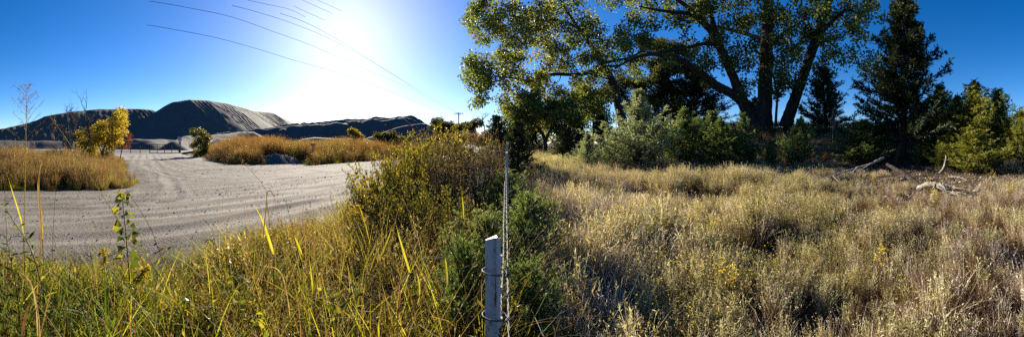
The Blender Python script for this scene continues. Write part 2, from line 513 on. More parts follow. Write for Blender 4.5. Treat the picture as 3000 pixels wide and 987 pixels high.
def poly_sd(x, y, P):
    """signed distance, positive inside"""
    sh = x.shape; x = x.ravel(); y = y.ravel()
    best = np.full(x.shape, 1e9); ins = np.zeros(x.shape, bool)
    for i in range(len(P)):
        a = P[i]; b = P[(i + 1) % len(P)]
        e = b - a; w = np.stack([x - a[0], y - a[1]], -1)
        t = np.clip((w @ e) / (e @ e + 1e-12), 0, 1)
        best = np.minimum(best, np.hypot(w[:, 0] - t * e[0], w[:, 1] - t * e[1]))
        c = ((a[1] > y) != (b[1] > y)) & (x < (b[0] - a[0]) * (y - a[1]) / (b[1] - a[1] + 1e-12) + a[0])
        ins ^= c
    return np.where(ins, best, -best).reshape(sh)


def road_sd(x, y):
    return poly_sd(np.asarray(x, float), np.asarray(y, float), road_poly) + fbm(np.asarray(x) * .9, np.asarray(y) * .9, 3, 91) * .9


nr, na = 330, 520
X, Y = polar_sheet(3.4, 230, nr, math.radians(-112), math.radians(14), na)
sd = road_sd(X, Y)
s_ = X * RDIR[0] + Y * RDIR[1]; p_ = X * RNRM[0] + Y * RNRM[1]
tr = fbm(p_ * 1.7 + fbm(s_ * .05, p_ * .2, 2, 3) * 5, s_ * .05, 4, 33) * .10          # wheel tracks and windrows along the road
tr = tr + fbm(X * .8, Y * .8, 3, 12) * .02
def line_dist(P, x, y):
    best = np.full(x.shape, 1e9)
    for a, b in zip(P[:-1], P[1:]):
        e = b - a; t = np.clip(((x - a[0]) * e[0] + (y - a[1]) * e[1]) / (e @ e + 1e-9), 0, 1)
        best = np.minimum(best, np.hypot(x - a[0] - t * e[0], y - a[1] - t * e[1]))
    return best


def offset(P, o):
    t = np.gradient(P, axis=0); t /= np.linalg.norm(t, axis=1)[:, None]
    return P + o * np.stack([-t[:, 1], t[:, 0]], -1)


paths = [spline([gp(440, 452), gp(450, 478), gp(520, 510), gp(680, 525), gp(900, 515), gp(1080, 488), gp(1250, 462)], 10), spline([gp(420, 455), gp(425, 490), gp(440, 540), gp(400, 590), gp(200, 625), gp(-100, 640)], 10),
         spline([road_xy(-40, 6.0), road_xy(-5, 6.0), road_xy(12, 6.4), road_xy(40, 7.2), road_xy(90, 7.5)], 12), spline([road_xy(-40, 8.8), road_xy(-5, 9.0), road_xy(12, 9.2), road_xy(40, 10), road_xy(90, 10)], 12),
         spline([gp(480, 452), gp(560, 480), gp(720, 500), gp(930, 500), gp(1120, 478)], 10), spline([road_xy(-40, 7.2), road_xy(-3, 7.3), road_xy(6, 7.0), road_xy(16, 5.8), road_xy(60, 5.9)], 12)]
rut = np.zeros(X.shape); packed = np.zeros(X.shape)
jit = fbm(X * .5, Y * .5, 2, 55) * .5
for k_, P_ in enumerate(paths):
    for o_ in (-.82, .82):
        dl = line_dist(offset(P_, o_), X, Y) + jit
        rut += -.014 * np.exp(-(dl / .18) ** 2) + .014 * np.exp(-((dl - .36) / .12) ** 2)
        packed = np.maximum(packed, np.exp(-(dl / .26) ** 2))
Z = ground_h(X, Y) + np.clip(sd * .10, -.12, .05) + (tr * .7 + rut * (.6 + 1.2 * vnoise(X * .3, Y * .3, 41))) * sstep(0, .8, sd)
q = grid_quads(nr, na)
keep = (sd.ravel()[q] > -.6).any(1)
g = G(); g.add(np.stack([X, Y, Z], -1), q=q[keep][:, ::-1], tint=packed.ravel())
M['road'] = road_material()
tag(link('gravel_road', g.mesh('gravel_road', M['road'], True)), 'pale gravel road curving past the gate', kind='structure')


def road_z(x, y):
    sd = road_sd(x, y)
    return ground_h(x, y) + np.clip(sd * .10, -.12, .05)


# pale yard behind the gate
g = G()
X, Y = polar_sheet(30, 420, 90, math.radians(-115), math.radians(-8), 160)
Z = .05 + fbm(X * .12, Y * .12, 4, 8) * .5 * sstep(40, 70, np.hypot(X, Y)) + .02 * sstep(30, 60, np.hypot(X, Y)) - .25 * (1 - sstep(48, 62, np.hypot(X, Y))) * sstep(-.62, -.45, np.arctan2(X, Y))
g.add(np.stack([X, Y, Z], -1), q=grid_quads(90, 160)[:, ::-1])
tag(link('quarry_yard', g.mesh('quarry_yard', M['yard'], True)), 'pale sandy yard at the foot of the stockpiles', kind='structure')


# ------------------------------------------------------------------ stockpiles
def densify(P, step):
    P = np.asarray(P, float); out = [P[:1]]
    for a, b in zip(P[:-1], P[1:]):
        k = max(1, int(np.linalg.norm(b[:2] - a[:2]) / step))
        out.append(a + (b - a) * np.linspace(0, 1, k + 1)[1:, None])
    return np.concatenate(out)


def stockpile(name, label, ridges, m, res=.7, slope=.66, rip=None, bumps=None, cap=.0, group='stockpiles of crushed stone and sand', skirt=None, rough=.25, warp=4.0):
    """ridges: lists of (px, row, distance) of crest points; flanks fall at the angle of repose"""
    RS = [densify([at(*r) for r in rd], .6) for rd in ridges]
    allp = np.concatenate(RS)
    ext = allp[:, 2].max() / slope + 3
    x0, x1 = allp[:, 0].min() - ext, allp[:, 0].max() + ext
    y0, y1 = allp[:, 1].min() - ext, allp[:, 1].max() + ext
    nx, ny = int((x1 - x0) / res), int((y1 - y0) / res)
    X, Y = np.meshgrid(np.linspace(x0, x1, nx), np.linspace(y0, y1, ny), indexing='ij')
    wx = X + fbm(X * .06, Y * .06, 3, 4) * warp; wy = Y + fbm(X * .06 + 40, Y * .06, 3, 6) * warp
    Z = np.full(X.shape, -50.); sarc = np.zeros(X.shape); dist = np.zeros(X.shape)
    off = 0.
    for R in RS:
        arc = np.concatenate([[0], np.cumsum(np.linalg.norm(np.diff(R, axis=0), axis=1))]) + off
        off = arc[-1] + 40
        for i in range(len(R)):
            d = np.hypot(wx - R[i, 0], wy - R[i, 1])
            z = R[i, 2] - slope * (np.sqrt(d * d + cap * cap) - cap * .6)
            b = z > Z
            Z = np.where(b, z, Z); sarc = np.where(b, arc[i], sarc); dist = np.where(b, d, dist)
    if rip:
        amp, wl, lo, hi = rip
        ph = sarc + fbm(sarc * .12, dist * .04, 2, 3) * 5
        Z = Z + amp * np.sin(ph * 2 * math.pi / wl) * sstep(.5, 4, dist) * (1 - sstep(lo, hi, dist) * .75) * (.5 + vnoise(sarc * .14, dist * .05, 9)) + amp * .5 * fbm(sarc * 1.4, dist * .12, 3, 21)
    if bumps:
        amp, sc, dd = bumps
        Z = Z + amp * np.abs(fbm(X * sc, Y * sc, 2, 77)) * 2.2 * (1 - sstep(dd * .5, dd, dist))
    Z = Z + rough * fbm(X * .3, Y * .3, 4, 15)
    q = grid_quads(nx, ny)
    keep = (Z.ravel()[q] > -.9).any(1)
    used = np.unique(q[keep]); remap = np.zeros(nx * ny, int); remap[used] = np.arange(len(used))
    V = np.stack([X, Y, np.maximum(Z, -1.2)], -1).reshape(-1, 3)[used]
    c = np.array([allp[:, 0].mean(), allp[:, 1].mean(), 0])
    g = G(); g.add(V, q=remap[q[keep]])
    me = g.mesh(name, m, True, origin=c)
    o = tag(link(name, me, None, c), label, 'stockpile', group)
    return o


stockpile('stockpile', 'tallest grey stockpile with rippled flank beside the gate', [[(512, 294, 172), (556, 288, 176), (605, 290, 181), (660, 299, 190), (740, 321, 208), (790, 326, 220), (815, 336, 226), (850, 358, 230)]],
          M['pile'], .62, .64, rip=(.13, 2.2, 30, 50), cap=3.0, rough=.12, warp=2.0)
stockpile('stockpile', 'long dark brown stockpile behind the golden tree, stepped at its end', [[(-120, 395, 150), (-30, 384, 152), (20, 372, 154), (75, 361, 156), (108, 351, 158), (118, 347, 159), (134, 339, 160), (165, 333, 162), (205, 326, 165), (250, 321, 168), (290, 317, 169), (340, 317, 171), (400, 316, 174), (440, 320, 177)]],
          M['pile_brown'], .68, .64, rip=(.14, 2.6, 25, 45), cap=1.5, rough=.5, warp=4)
stockpile('stockpile', 'long low flat-topped stockpile with bumpy dumped crest', [
    [(640, 391, 112), (700, 386, 113), (745, 383, 114), (800, 378, 115), (850, 372, 116), (960, 366, 117), (1050, 357, 118), (1120, 353, 119), (1180, 350, 120)],
    [(760, 378, 122), (850, 368, 124), (960, 360, 125), (1100, 350, 126), (1200, 345, 126)],
    [(790, 373, 131), (850, 362, 132), (900, 361, 132), (980, 351, 133), (1100, 346, 133), (1200, 342, 133), (1222, 342, 132)]],
          M['pile'], .55, .66, rip=(.34, 4.5, 14, 26), bumps=(1.5, .22, 9), cap=.6)
stockpile('stockpile', 'low spur ridge in front of the flat-topped stockpile', [[(1075, 402, 92), (1102, 392, 93), (1150, 375, 95), (1185, 366, 97), (1232, 360, 100), (1248, 360, 102)]],
          M['pile'], .5, .66, rip=(.22, 3.4, 8, 16), cap=.3)
stockpile('stockpile', 'low smooth dune straight behind the gate', [[(385, 405, 88), (415, 402, 86), (440, 404, 84)], [(455, 405, 90), (490, 404, 94), (520, 407, 92)]],
          M['pile'], .45, .5, cap=2.0, rough=.4)
stockpile('stockpile', 'low pale-crested sand ridge past the grass at the edge of view', [[(-60, 410, 92), (0, 408, 92), (40, 409, 92), (90, 411, 92), (130, 408, 91), (175, 410, 90), (215, 411, 90)]],
          M['pile'], .5, .5, cap=1.5, rough=.5)
stockpile('stockpile', 'low sharp-crested ridge rising between gate post and small dark bush', [[(515, 412, 78), (548, 396, 86), (575, 393, 90), (600, 397, 93), (640, 392, 98), (690, 387, 104), (735, 384, 108)]],
          M['pile'], .5, .55, cap=1.0, rough=.5)
stockpile('stockpile', 'thin curving windrow of sand behind the orange grass', [[(612, 416, 62), (640, 404, 64), (668, 402, 66), (700, 408, 68)], [(905, 404, 60), (935, 401, 61), (990, 404, 62), (1040, 404, 62), (1065, 402, 63)]],
          M['pile'], .45, .5, cap=.6, rough=.25)
stockpile('gravel_heap', 'small dark gravel heap at the road edge near the red marker', [[(815, 452, 26.2), (838, 447, 26.5), (862, 451, 26.6)]],
          M['pile'], .07, .52, cap=.35, rough=.06, group='gravel heaps beside the road')


# ------------------------------------------------------------------ built things: gate, signs, fence, power line
def plate(g, pts, thick, m=0):
    """flat convex outline (N,3) extruded backwards (away from the camera side) by a vector"""
    pts = np.asarray(pts, float); n = len(pts); th = np.asarray(thick, float)
    g.add(np.vstack([pts, pts + th, pts.mean(0), pts.mean(0) + th]),
          q=[(i, (i + 1) % n, n + (i + 1) % n, n + i) for i in range(n)],
          t=[((i + 1) % n, i, 2 * n) for i in range(n)] + [(n + i, n + (i + 1) % n, 2 * n + 1) for i in range(n)], m=m)


def bar(g, a, b, r, sides=8, m=0):
    tube(g, [a, b], r, sides, m=m)


GA = at(300, 445, 51)[:2]; GB = at(439, 445, 50)[:2]; GC = at(524, 445, 51.5)[:2]


def gate_leaf(label, A, B, zs, n_up, part_group):
    o = thing('gate_leaf', label, 'gate', (*A, 0), 'leaves of the black pipe gate')
    L = np.array([B[0] - A[0], B[1] - A[1], 0])
    r = .05
    for k, z in enumerate(zs):
        g = G(); bar(g, np.array([0, 0, z]) + L * .004, L * .996 + np.array([0, 0, z]), r * (1.25 if k in (0, len(zs) - 1) else .8))
        link('rail', g.mesh('rail', M['gate']), o)
    for k in range(n_up):
        t = k / (n_up - 1)
        g = G(); bar(g, L * t + np.array([0, 0, zs[0] - .05]), L * t + np.array([0, 0, zs[-1] + .02]), r * (1.25 if k in (0, n_up - 1) else 1.0))
        link('upright' if 0 < k < n_up - 1 else 'stile', g.mesh('upright', M['gate']), o)
    return o


rails = [.10, .34, .56, .80, 1.06, 1.42]
gate_leaf('black pipe gate leaf half hidden behind the tall grass and golden tree', GA, GB, [z - .06 for z in rails], 6, None)
gl = gate_leaf('black pipe gate leaf hung on the signed post', GC, GB, rails, 5, None)
g = G(); mid = np.array([GB[0] - GC[0], GB[1] - GC[1], 0]) * .54; box(g, mid + np.array([0, -.08, 1.32]), (.36, .05, .34), rz=-.85)
link('square_plate', g.mesh('square_plate', M['gate']), gl)
g = G(); bar(g, (0, 0, 0), (0, 0, 1.0), .05); bar(g, (0, 0, .55), (.5, .2, 0), .03)
tag(link('gate_stop_post', g.mesh('gate_stop_post', M['gate']), None, (*GB, 0)), 'short black stop post where the two gate leaves meet', 'post')
gpst = thing('gate_post', 'thick black gate post carrying warning signs', 'post', (*at(527.5, 445, 51.3)[:2], 0))
g = G(); tube(g, [(0, 0, 0), (0, 0, 1.8)], [.14, .13], 12); link('post', g.mesh('post', M['gate'], True), gpst)
g = G(); tube(g, [(0, 0, 1.8), (0, 0, 1.86)], [.14, .03], 12); link('cap', g.mesh('cap', M['gate'], True), gpst)
tdir = np.array([math.cos(az_ := (527 - 1500) / F), -math.sin(az_), 0]); vdir = np.array([-math.sin(az_), -math.cos(az_), 0])   # across the view, towards the camera


def sign(name, label, cx, z0, z1, w, d, mats_rows, cat='sign'):
    base = None
    """upright sign facing the camera side, rows of (z fraction range, material)"""
    a = (cx - 1500) / F
    t = np.array([math.cos(a), -math.sin(a), 0]); v = np.array([-math.sin(a), -math.cos(a), 0])
    c = np.array([*at(cx, HY, d)[:2], 0])
    o = thing(name, label, cat, c)
    for nm, f0, f1, m, dx in mats_rows:
        za, zb = z0 + (z1 - z0) * f0, z0 + (z1 - z0) * f1
        g = G()
        hw = w / 2 * dx
        plate(g, [t * -hw + v * .16 + (0, 0, za), t * hw + v * .16 + (0, 0, za), t * hw + v * .16 + (0, 0, zb), t * -hw + v * .16 + (0, 0, zb)], v * -.012)
        p = link(nm, g.mesh(nm, m), base or o)
        base = base or p
        if nm != 'panel':
            for vtx in p.data.vertices: vtx.co += Vector(v * .014)
    return o, c, t, v


sign('warning_sign', 'white warning sign with red heading on the gate post', 526.5, 1.93, 2.62, .62, 51.2, [('panel', 0, 1, M['white'], 1), ('red_heading', .74, .94, M['red'], .86), ('text_line', .5, .58, M['dark_steel'], .8), ('text_line', .34, .42, M['dark_steel'], .7), ('text_line', .16, .24, M['dark_steel'], .74)])
sign('caution_sign', 'small orange caution sign beneath the white warning sign', 526.8, 1.56, 1.90, .36, 51.2, [('panel', 0, 1, M['orange'], 1), ('text_line', .55, .7, M['gate'], .7)])
sign('notice_sign', 'small white notice in black frame low on the gate post', 527, 1.10, 1.52, .36, 51.2, [('panel', 0, 1, M['gate'], 1), ('notice_sheet', .1, .9, M['white'], .62), ('text_line', .45, .55, M['dark_steel'], .4)])
g = G(); c0 = at(534, 450, 47.5); c1 = at(566, 446, 44)
tube(g, [c0 * [1, 1, 0] + [0, 0, .12], c1 * [1, 1, 0] + [0, 0, .42]], .16, 10)
tag(link('fallen_timber', g.mesh('fallen_timber', M['pole_wood'])), 'dark timber propped on the ground right of the gate post', 'timber')

# stop sign seen from behind, among the grass
a = at(200, HY, 20); av = (200 - 1500) / F
ss = thing('stop_sign', 'octagonal road sign seen from behind above the grass', 'road sign', (a[0], a[1], 0))
t = np.array([math.cos(av), -math.sin(av), 0]); v = np.array([-math.sin(av), -math.cos(av), 0])
g = G()
oc = [t * .37 * math.cos(k * math.pi / 4 + math.pi / 8) - t * .03 + np.array([0, 0, 1.60 + .40 * math.sin(k * math.pi / 4 + math.pi / 8)]) - v * .05 for k in range(8)]
plate(g, oc, -v * .008); link('panel', g.mesh('panel', M['sign_back']), ss)
g = G(); bar(g, (0, 0, 0), (0, 0, 1.98), .032, 6); link('post', g.mesh('post', M['dark_steel']), ss)
pr = thing('pipe_guard', 'low brown pipe guard rail standing beside the octagonal sign', 'guard rail', (a[0], a[1], 0))
for dz in (.52, .98):
    g = G(); bar(g, -t * .02 + (0, 0, dz), -t * .68 + (0, 0, dz), .035); link('rail', g.mesh('rail', M['dark_steel']), pr)
g = G(); bar(g, -t * .68, -t * .68 + (0, 0, 1.0), .04); link('post', g.mesh('post', M['dark_steel']), pr)

# red number marker
o, c, t, v = sign('number_marker', 'small red house number marker with white digits in the orange grass', 917, 1.42, 1.60, .40, 27.3, [('panel', 0, 1, M['red'], 1)])
g = G(); bar(g, (0, 0, 0), (0, 0, 1.55), .05, 6); link('post', g.mesh('post', M['green_post']), o)
cu = bpy.data.curves.new('digits', 'FONT'); cu.body = '5905'; cu.size = .17; cu.align_x = 'CENTER'; cu.align_y = 'CENTER'; cu.extrude = .003
cu.materials.append(M['white'])
tmp = bpy.data.objects.new('digits_source', cu); COL.objects.link(tmp); bpy.context.view_layer.update()
dme = bpy.data.meshes.new_from_object(tmp.evaluated_get(bpy.context.evaluated_depsgraph_get())); bpy.data.objects.remove(tmp)
dg = link('digits', dme, o)
dg.location = Vector(v * .185) + Vector((0, 0, 1.51)); dg.rotation_euler = (math.pi / 2, 0, -(917 - 1500) / F)
c = at(900, HY, 26.5)
g = G(); tube(g, [(0, 0, 0), (0, 0, .9)], .035, 6)
tag(link('marker_post', g.mesh('marker_post', M['green_post']), None, (c[0], c[1], 0)), 'short green marker post beside the small gravel heap', 'post')

# utility pole and lines
PD = 88.0
pb = at(1344, HY, PD); pz = at(1344, 331, PD)[2]
up = thing('utility_pole', 'wooden utility pole with single crossarm on the horizon', 'utility pole', (pb[0], pb[1], 0))
g = G(); tube(g, [(0, 0, 0), (0, 0, pz + .15)], [.20, .15], 10); link('pole', g.mesh('pole', M['pole_wood'], True), up)
pa = (1344 - 1500) / F; ct = np.array([math.cos(pa), -math.sin(pa), 0])
g = G(); bar(g, ct * -1.2 + (0, 0, pz - .15), ct * 1.2 + (0, 0, pz - .15), .10, 4); xarm = link('crossarm', g.mesh('crossarm', M['pole_wood']), up)
for k in (-.6, .6):
    g = G(); bar(g, ct * k + (0, 0, pz - .2), (0, 0, pz - .85), .03, 4); link('brace', g.mesh('brace', M['dark_steel']), xarm)
for k in (-1.1, -.45, .45, 1.1):
    g = G(); tube(g, [ct * k + (0, 0, pz - .05), ct * k + (0, 0, pz + .05), ct * k + (0, 0, pz + .22)], [.03, .07, .05], 8); link('insulator', g.mesh('insulator', M['white'], True), xarm)
wire_px = [
    ('lowest power line sweeping from pole to open sky', [(432, 73), (520, 88), (640, 112), (760, 145), (860, 176), (985, 212), (1100, 252), (1200, 290), (1290, 326), (1344, 337)], -.2),
    ('second lowest power line leaving the pole crossarm', [(437, 3), (560, 24), (680, 50), (800, 92), (900, 128), (1000, 170), (1100, 214), (1200, 260), (1300, 312), (1344, 334)], -1.1),
    ('third power line up, grazing the sun glare', [(680, 16), (750, 34), (850, 66), (950, 106), (1050, 158), (1150, 218), (1250, 282), (1344, 333)], .45),
    ('topmost power line rising steeply through the sun glare', [(820, 38), (900, 68), (1000, 122), (1100, 185), (1200, 247), (1344, 332)], 1.1),
    ('short stretch of power line above the sun glare', [(725, 0), (780, 12), (850, 28), (895, 50)], None),
    ('upper stretch of power line crossing into the glare', [(860, 17), (900, 36), (950, 58)], None),
    ('steep power line entering from above beside the sun', [(886, 0), (930, 20), (975, 40)], None),
    ('last power line stretch nearest the sun', [(930, 0), (970, 18), (1000, 32)], None)]
for i, (lab, pp, k) in enumerate(wire_px):
    # each wire hangs in a vertical plane that runs from the pole along the road side
    off = (-1.1, -.2, .45, 1.1, 1.6, 1.8, 2.0, 2.2)[i]
    p0 = np.array([pb[0], pb[1]]) + ct[:2] * off
    wa = ROAD_AZ - .10
    wd = np.array([-math.sin(wa), -math.cos(wa)])
    pts = []
    for px, py in pp:
        a = (px - 1500) / F; rd = np.array([math.sin(a), math.cos(a)])
        A = np.array([[rd[0], -wd[0]], [rd[1], -wd[1]]])
        tt, ssn = np.linalg.solve(A, p0)
        pts.append([tt * rd[0], tt * rd[1], EYE + tt * (HY - py) / F])
    g = G(); tube(g, spline(pts, 6), .011 if i < 4 else .009, 5)
    tag(link('power_line', g.mesh('power_line', M['cable'])), lab, 'power line', 'wires of the overhead power line')

# fence: near post, far posts, barbed wires running straight away from the camera
FA = (1481 - 1500) / F
FD = np.array([math.sin(FA), math.cos(FA), 0]); FR = np.array([math.cos(FA), -math.sin(FA), 0])


def steel_post(label, d, side, z1, w):
    """U channel steel post: web facing the camera with two flanges, studs and rust at the top"""
    b = FD * d + FR * side
    o = thing('fence_post', label, 'fence post', (b[0], b[1], 0), 'steel posts of the barbed wire fence')
    g = G()
    out = np.array([(-w, 0), (-w * .9, -.004), (-w * .25, -.006), (w * .35, -.006), (w * .55, -.03), (w * .75, -.034), (w, -.03), (w, -.024), (w * .8, -.026), (w * .62, -.022), (w * .4, .004), (-w * .9, .006)])
    n = len(out)
    zz = np.linspace(-.1, z1, 12)
    v = np.concatenate([np.stack([out[:, 0], out[:, 1], np.full(n, z)], -1) for z in zz])
    v[-n:, 2] += np.where(out[:, 0] > w * .3, .012, -.004)
    q = [(k * n + i, k * n + (i + 1) % n, (k + 1) * n + (i + 1) % n, (k + 1) * n + i) for k in range(11) for i in range(n)]
    g.add(v, q=q)
    g.add(np.vstack([v[-n:], v[-n:].mean(0)]), t=[(i, (i + 1) % n, n) for i in range(n)])
    ch = link('channel', g.mesh('channel', M['steel_white']), o)
    for k in range(6):
        g = G(); box(g, (w * 1.05, -.022, z1 - .06 - k * .105), (w * .35, .016, .022)); link('stud', g.mesh('stud', M['steel_white']), ch)
    return o


np_ = steel_post('white painted steel fence post with rust streaks, standing closest', 1.12, -.043, 1.272, .027)
for z in (1.155, 1.005):
    g = G(); th = np.linspace(-.4, 2 * math.pi - .9, 26)
    tube(g, np.stack([.006 + .042 * np.cos(th), -.008 + .036 * np.sin(th), z + .012 * np.sin(th * .5)], -1), .0026, 6)
    link('wire_tie', g.mesh('wire_tie', M['wire'], True), np_)
steel_post('pale steel fence post rising from weeds further down the fence line', 5.2, .02, 1.45, .022)
steel_post('thin far fence post seen just above the second post', 9.5, .05, 1.58, .025)


def barbed(label, x0, z0, z1, d0, d1, r=.0013, tw=.0018, loose=0.0):
    o = thing('barbed_wire', label, 'barbed wire', (0, 0, 0), 'strands of the barbed wire fence')
    n = int((d1 - d0) / .012)
    s = np.linspace(d0, d1, n)
    side = x0 + loose * np.sin(s * 4.1) * np.exp(-s * .4)
    base = FD[None] * s[:, None] + FR[None] * side[:, None]
    base[:, 2] = z0 + (z1 - z0) * (s - d0) / (d1 - d0) - .012 * np.sin(np.clip((s - 1.1) / 4.1, 0, 1) * math.pi)
    for k in range(2):
        ph = s * 2 * math.pi / .09 + k * math.pi
        g = G(); tube(g, base + FR[None] * (tw * np.cos(ph))[:, None] + np.array([0, 0, 1.])[None] * (tw * np.sin(ph))[:, None], r, 5)
        link('strand', g.mesh('strand', M['wire'], True), o)
    for dd in np.arange(d0 + .07, min(d1, 7), .125):
        i = int(np.searchsorted(s, dd)); c = base[min(i, n - 1)]
        g = G()
        th = np.linspace(0, 4 * math.pi, 14)
        tube(g, c + FR * .0042 * np.cos(th)[:, None] + np.array([0, 0, .0042]) * np.sin(th)[:, None] + FD * ((th - 6) * .0012)[:, None], .0012, 4)
        bar(g, c + FR * .014 + (0, 0, .010), c - FR * .012 - (0, 0, .012), .0011, 4)
        bar(g, c + FR * .013 - (0, 0, .015) + FD * .006, c - FR * .015 + (0, 0, .013) + FD * .006, .0011, 4)
        link('barb', g.mesh('barb', M['wire']), o)
    return o


barbed('top barbed wire strand running beside the white post', .007, 1.19, 1.36, .55, 24, r=.0013, tw=.0016)
barbed('lower barbed wire strand hugging the white post flange', -.014, .98, 1.02, .72, 12, r=.0020, tw=.0026, loose=.006)
barbed('lowest barbed wire strand under the other two', .010, .62, .66, 1.0, 8)


# ------------------------------------------------------------------ plants: shared builders
def cedar_meshes(seed, H, R, nb, m_leaf, nsp=20, nspk=7, L=.11, W=.028, conic=1.0, low=.02, lead=.10, up0=.5, trunk_r=None):
    rng = np.random.default_rng(seed)
    g = G(); tr = G(); br = G()
    tp = np.stack([.06 * R * np.sin(np.linspace(0, 3, 9) + seed), .06 * R * np.cos(np.linspace(0, 2.4, 9) + seed), np.linspace(-.15, H * .97, 9)], -1)
    tp[:, :2] -= tp[0, :2]
    r0 = trunk_r or (.018 * H + .015)
    tube(tr, tp, np.linspace(r0, .006, 9), 8)
    h = low + (.92 - low) * rng.uniform(0, 1, nb) ** 1.1
    az = np.arange(nb) * 2.39996 + rng.normal(0, .3, nb)
    prof = .06 + .94 * np.clip(1 - h / .97, 0, 1) ** (1.05 * conic)
    prof = prof * (1 - .35 * sstep(.14, 0, h))
    lobes = 1 + .22 * np.sin(az * 3 + seed) * np.cos(h * 9 + seed)
    BL = R * prof * rng.uniform(.45, 1.3, nb) * lobes
    C, D, T = [], [], []
    for i in range(nb):
        up = up0 + .75 * h[i] + rng.normal(0, .14)
        n = 6; t = np.linspace(0, 1, n)
        zt = np.interp(h[i] * H, tp[:, 2], np.arange(9)); k = int(min(7, zt)); base = tp[k] + (tp[k + 1] - tp[k]) * (zt - k)
        ang = up + .35 * t
        st = BL[i] / (n - 1)
        hx = np.concatenate([[0], np.cumsum(np.cos(ang[1:]) * st)]); hz = np.concatenate([[0], np.cumsum(np.sin(ang[1:]) * st)])
        a2 = az[i] + .25 * np.sin(t * 3 + i)
        P = base + np.stack([hx * np.cos(a2), hx * np.sin(a2), hz], -1)
        segs(br, P[:-1], P[1:], np.linspace(.006 + .008 * BL[i], .004, n - 1), np.linspace(.005 + .006 * BL[i], .003, n - 1), 4)
        m = max(5, int(nsp * (.35 + .65 * BL[i] / R)))
        u = rng.uniform(.18, 1.0, m) ** .8
        f = u * (n - 1); k2 = np.minimum(f.astype(int), n - 2)
        pos = P[k2] + (P[k2 + 1] - P[k2]) * (f - k2)[:, None]
        dirn = unit(P[k2 + 1] - P[k2])
        lat = rng.normal(size=(m, 3)); lat[:, 2] += .45
        sd = unit(dirn * .9 + unit(lat) * .8)
        sl_ = L * rng.uniform(1.4, 3.2, m) * (1.15 - .55 * u) * (1 - .45 * h[i])
        tv = rng.uniform(0, .35) + .5 * u
        q = rng.uniform(0, 1, (m, nspk))
        c = pos[:, None] + sd[:, None] * (sl_[:, None] * q)[..., None]
        dd = unit(sd[:, None] + unit(rng.normal(size=(m, nspk, 3))) * .62)
        C.append(c.reshape(-1, 3)); D.append(dd.reshape(-1, 3)); T.append(np.repeat(tv, nspk) + rng.uniform(-.12, .25, m * nspk))
    # leader
    k = int(30 + nb * .25)
    z = H * (1 - lead * 1.8) + rng.uniform(0, 1, k) ** 1.4 * H * lead * 1.8
    rr_ = (H - z) * .30
    aa = rng.uniform(0, 6.28, k)
    C.append(np.stack([tp[-1, 0] + rr_ * np.cos(aa) * rng.uniform(0, 1, k), tp[-1, 1] + rr_ * np.sin(aa) * rng.uniform(0, 1, k), z], -1))
    D.append(np.stack([np.cos(aa) * .4, np.sin(aa) * .4, np.ones(k)], -1)); T.append(rng.uniform(.3, 1, k))
    C = np.concatenate(C); D = np.concatenate(D); T = np.concatenate(T)
    leaves(g, C, D, L * rng.uniform(.6, 1.3, len(C)), W * rng.uniform(.7, 1.3, len(C)), rng, np.clip(T, 0, 1), fold=.2)
    rad = np.percentile(np.hypot(C[:, 0], C[:, 1]), 96)
    return tr.mesh('trunk', M['cedar_bark'], True), br.mesh('branches', M['cedar_bark']), g.mesh('crown', m_leaf), rad


def place_cedar(meshes, label, px, d, top, wpx, H0, R0, group, rz=0.0, name='cedar_tree', sink=.05):
    b = flat(px, d)
    ztop = EYE + d * (HY - top) / F
    sh = (ztop - b[2] + sink) / H0
    sr = wpx / 2 * d / F / meshes[3]
    o = thing(name, label, 'tree', (b[0], b[1], b[2] - sink), group, rz, (sr, sr, sh))
    link('trunk', meshes[0], o); x = link('branches', meshes[1], o); x['kind'] = 'stuff'; x = link('crown', meshes[2], o); x['kind'] = 'stuff'
    return o


YG = 'young cedars in front of the big tree'
cs = [cedar_meshes(11, 4, 1.9, 220, M['cedar_green'], 22, 7, conic=.75), cedar_meshes(12, 4, 1.9, 220, M['cedar_silver'], 22, 7, conic=.8),
      cedar_meshes(13, 4, 1.8, 220, M['cedar_yellow'], 20, 7, conic=.75, lead=.15, up0=.6), cedar_meshes(14, 4, 1.9, 210, M['cedar_green'], 22, 7, conic=.7, lead=.15, up0=.6)]
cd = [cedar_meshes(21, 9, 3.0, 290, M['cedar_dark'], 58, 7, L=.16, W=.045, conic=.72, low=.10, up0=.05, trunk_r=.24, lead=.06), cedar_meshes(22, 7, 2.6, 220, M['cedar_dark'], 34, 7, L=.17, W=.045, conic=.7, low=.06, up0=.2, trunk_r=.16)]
place_cedar(cs[1], 'small round silver-green cedar closest to the fence-line path', 1715, 18, 393, 100, 4, 1.9, YG)
place_cedar(cs[1], 'low silver-green cedar beside the tallest of the front row', 1795, 18.6, 388, 120, 4, 1.9, YG, 1.3)
place_cedar(cs[1], 'biggest pointed pale green cedar of the front row', 1882, 17.2, 262, 225, 4, 1.9, YG, 2.2)
place_cedar(cs[0], 'green cedar with slim leader just beside the biggest front cedar', 2000, 18.6, 315, 170, 4, 1.9, YG, .4)
place_cedar(cs[3], 'broad green cedar with dark hollow above the curved dead branch', 2068, 19.2, 330, 150, 4, 1.9, YG, 1.9)
place_cedar(cs[0], 'bright green low cedar below the low limb of the big tree', 2120, 17.6, 352, 170, 4, 1.9, YG, 3.1)
place_cedar(cs[3], 'thin green cedar with bare spire before the forked trunk', 2185, 18.2, 335, 90, 4, 1.9, YG, 4.4)
place_cedar(cs[0], 'dark green cone-shaped cedar right below the leaning third trunk', 2333, 18.4, 345, 120, 4, 1.9, YG, 5.0)
place_cedar(cs[3], 'wide drooping green cedar at the foot of the tallest cedar', 2520, 18.8, 352, 190, 4, 1.9, YG, 2.6)
place_cedar(cs[0], 'little green cedar sprig in the shade of the bank', 2262, 17.6, 410, 60, 4, 1.9, YG, 1.1)
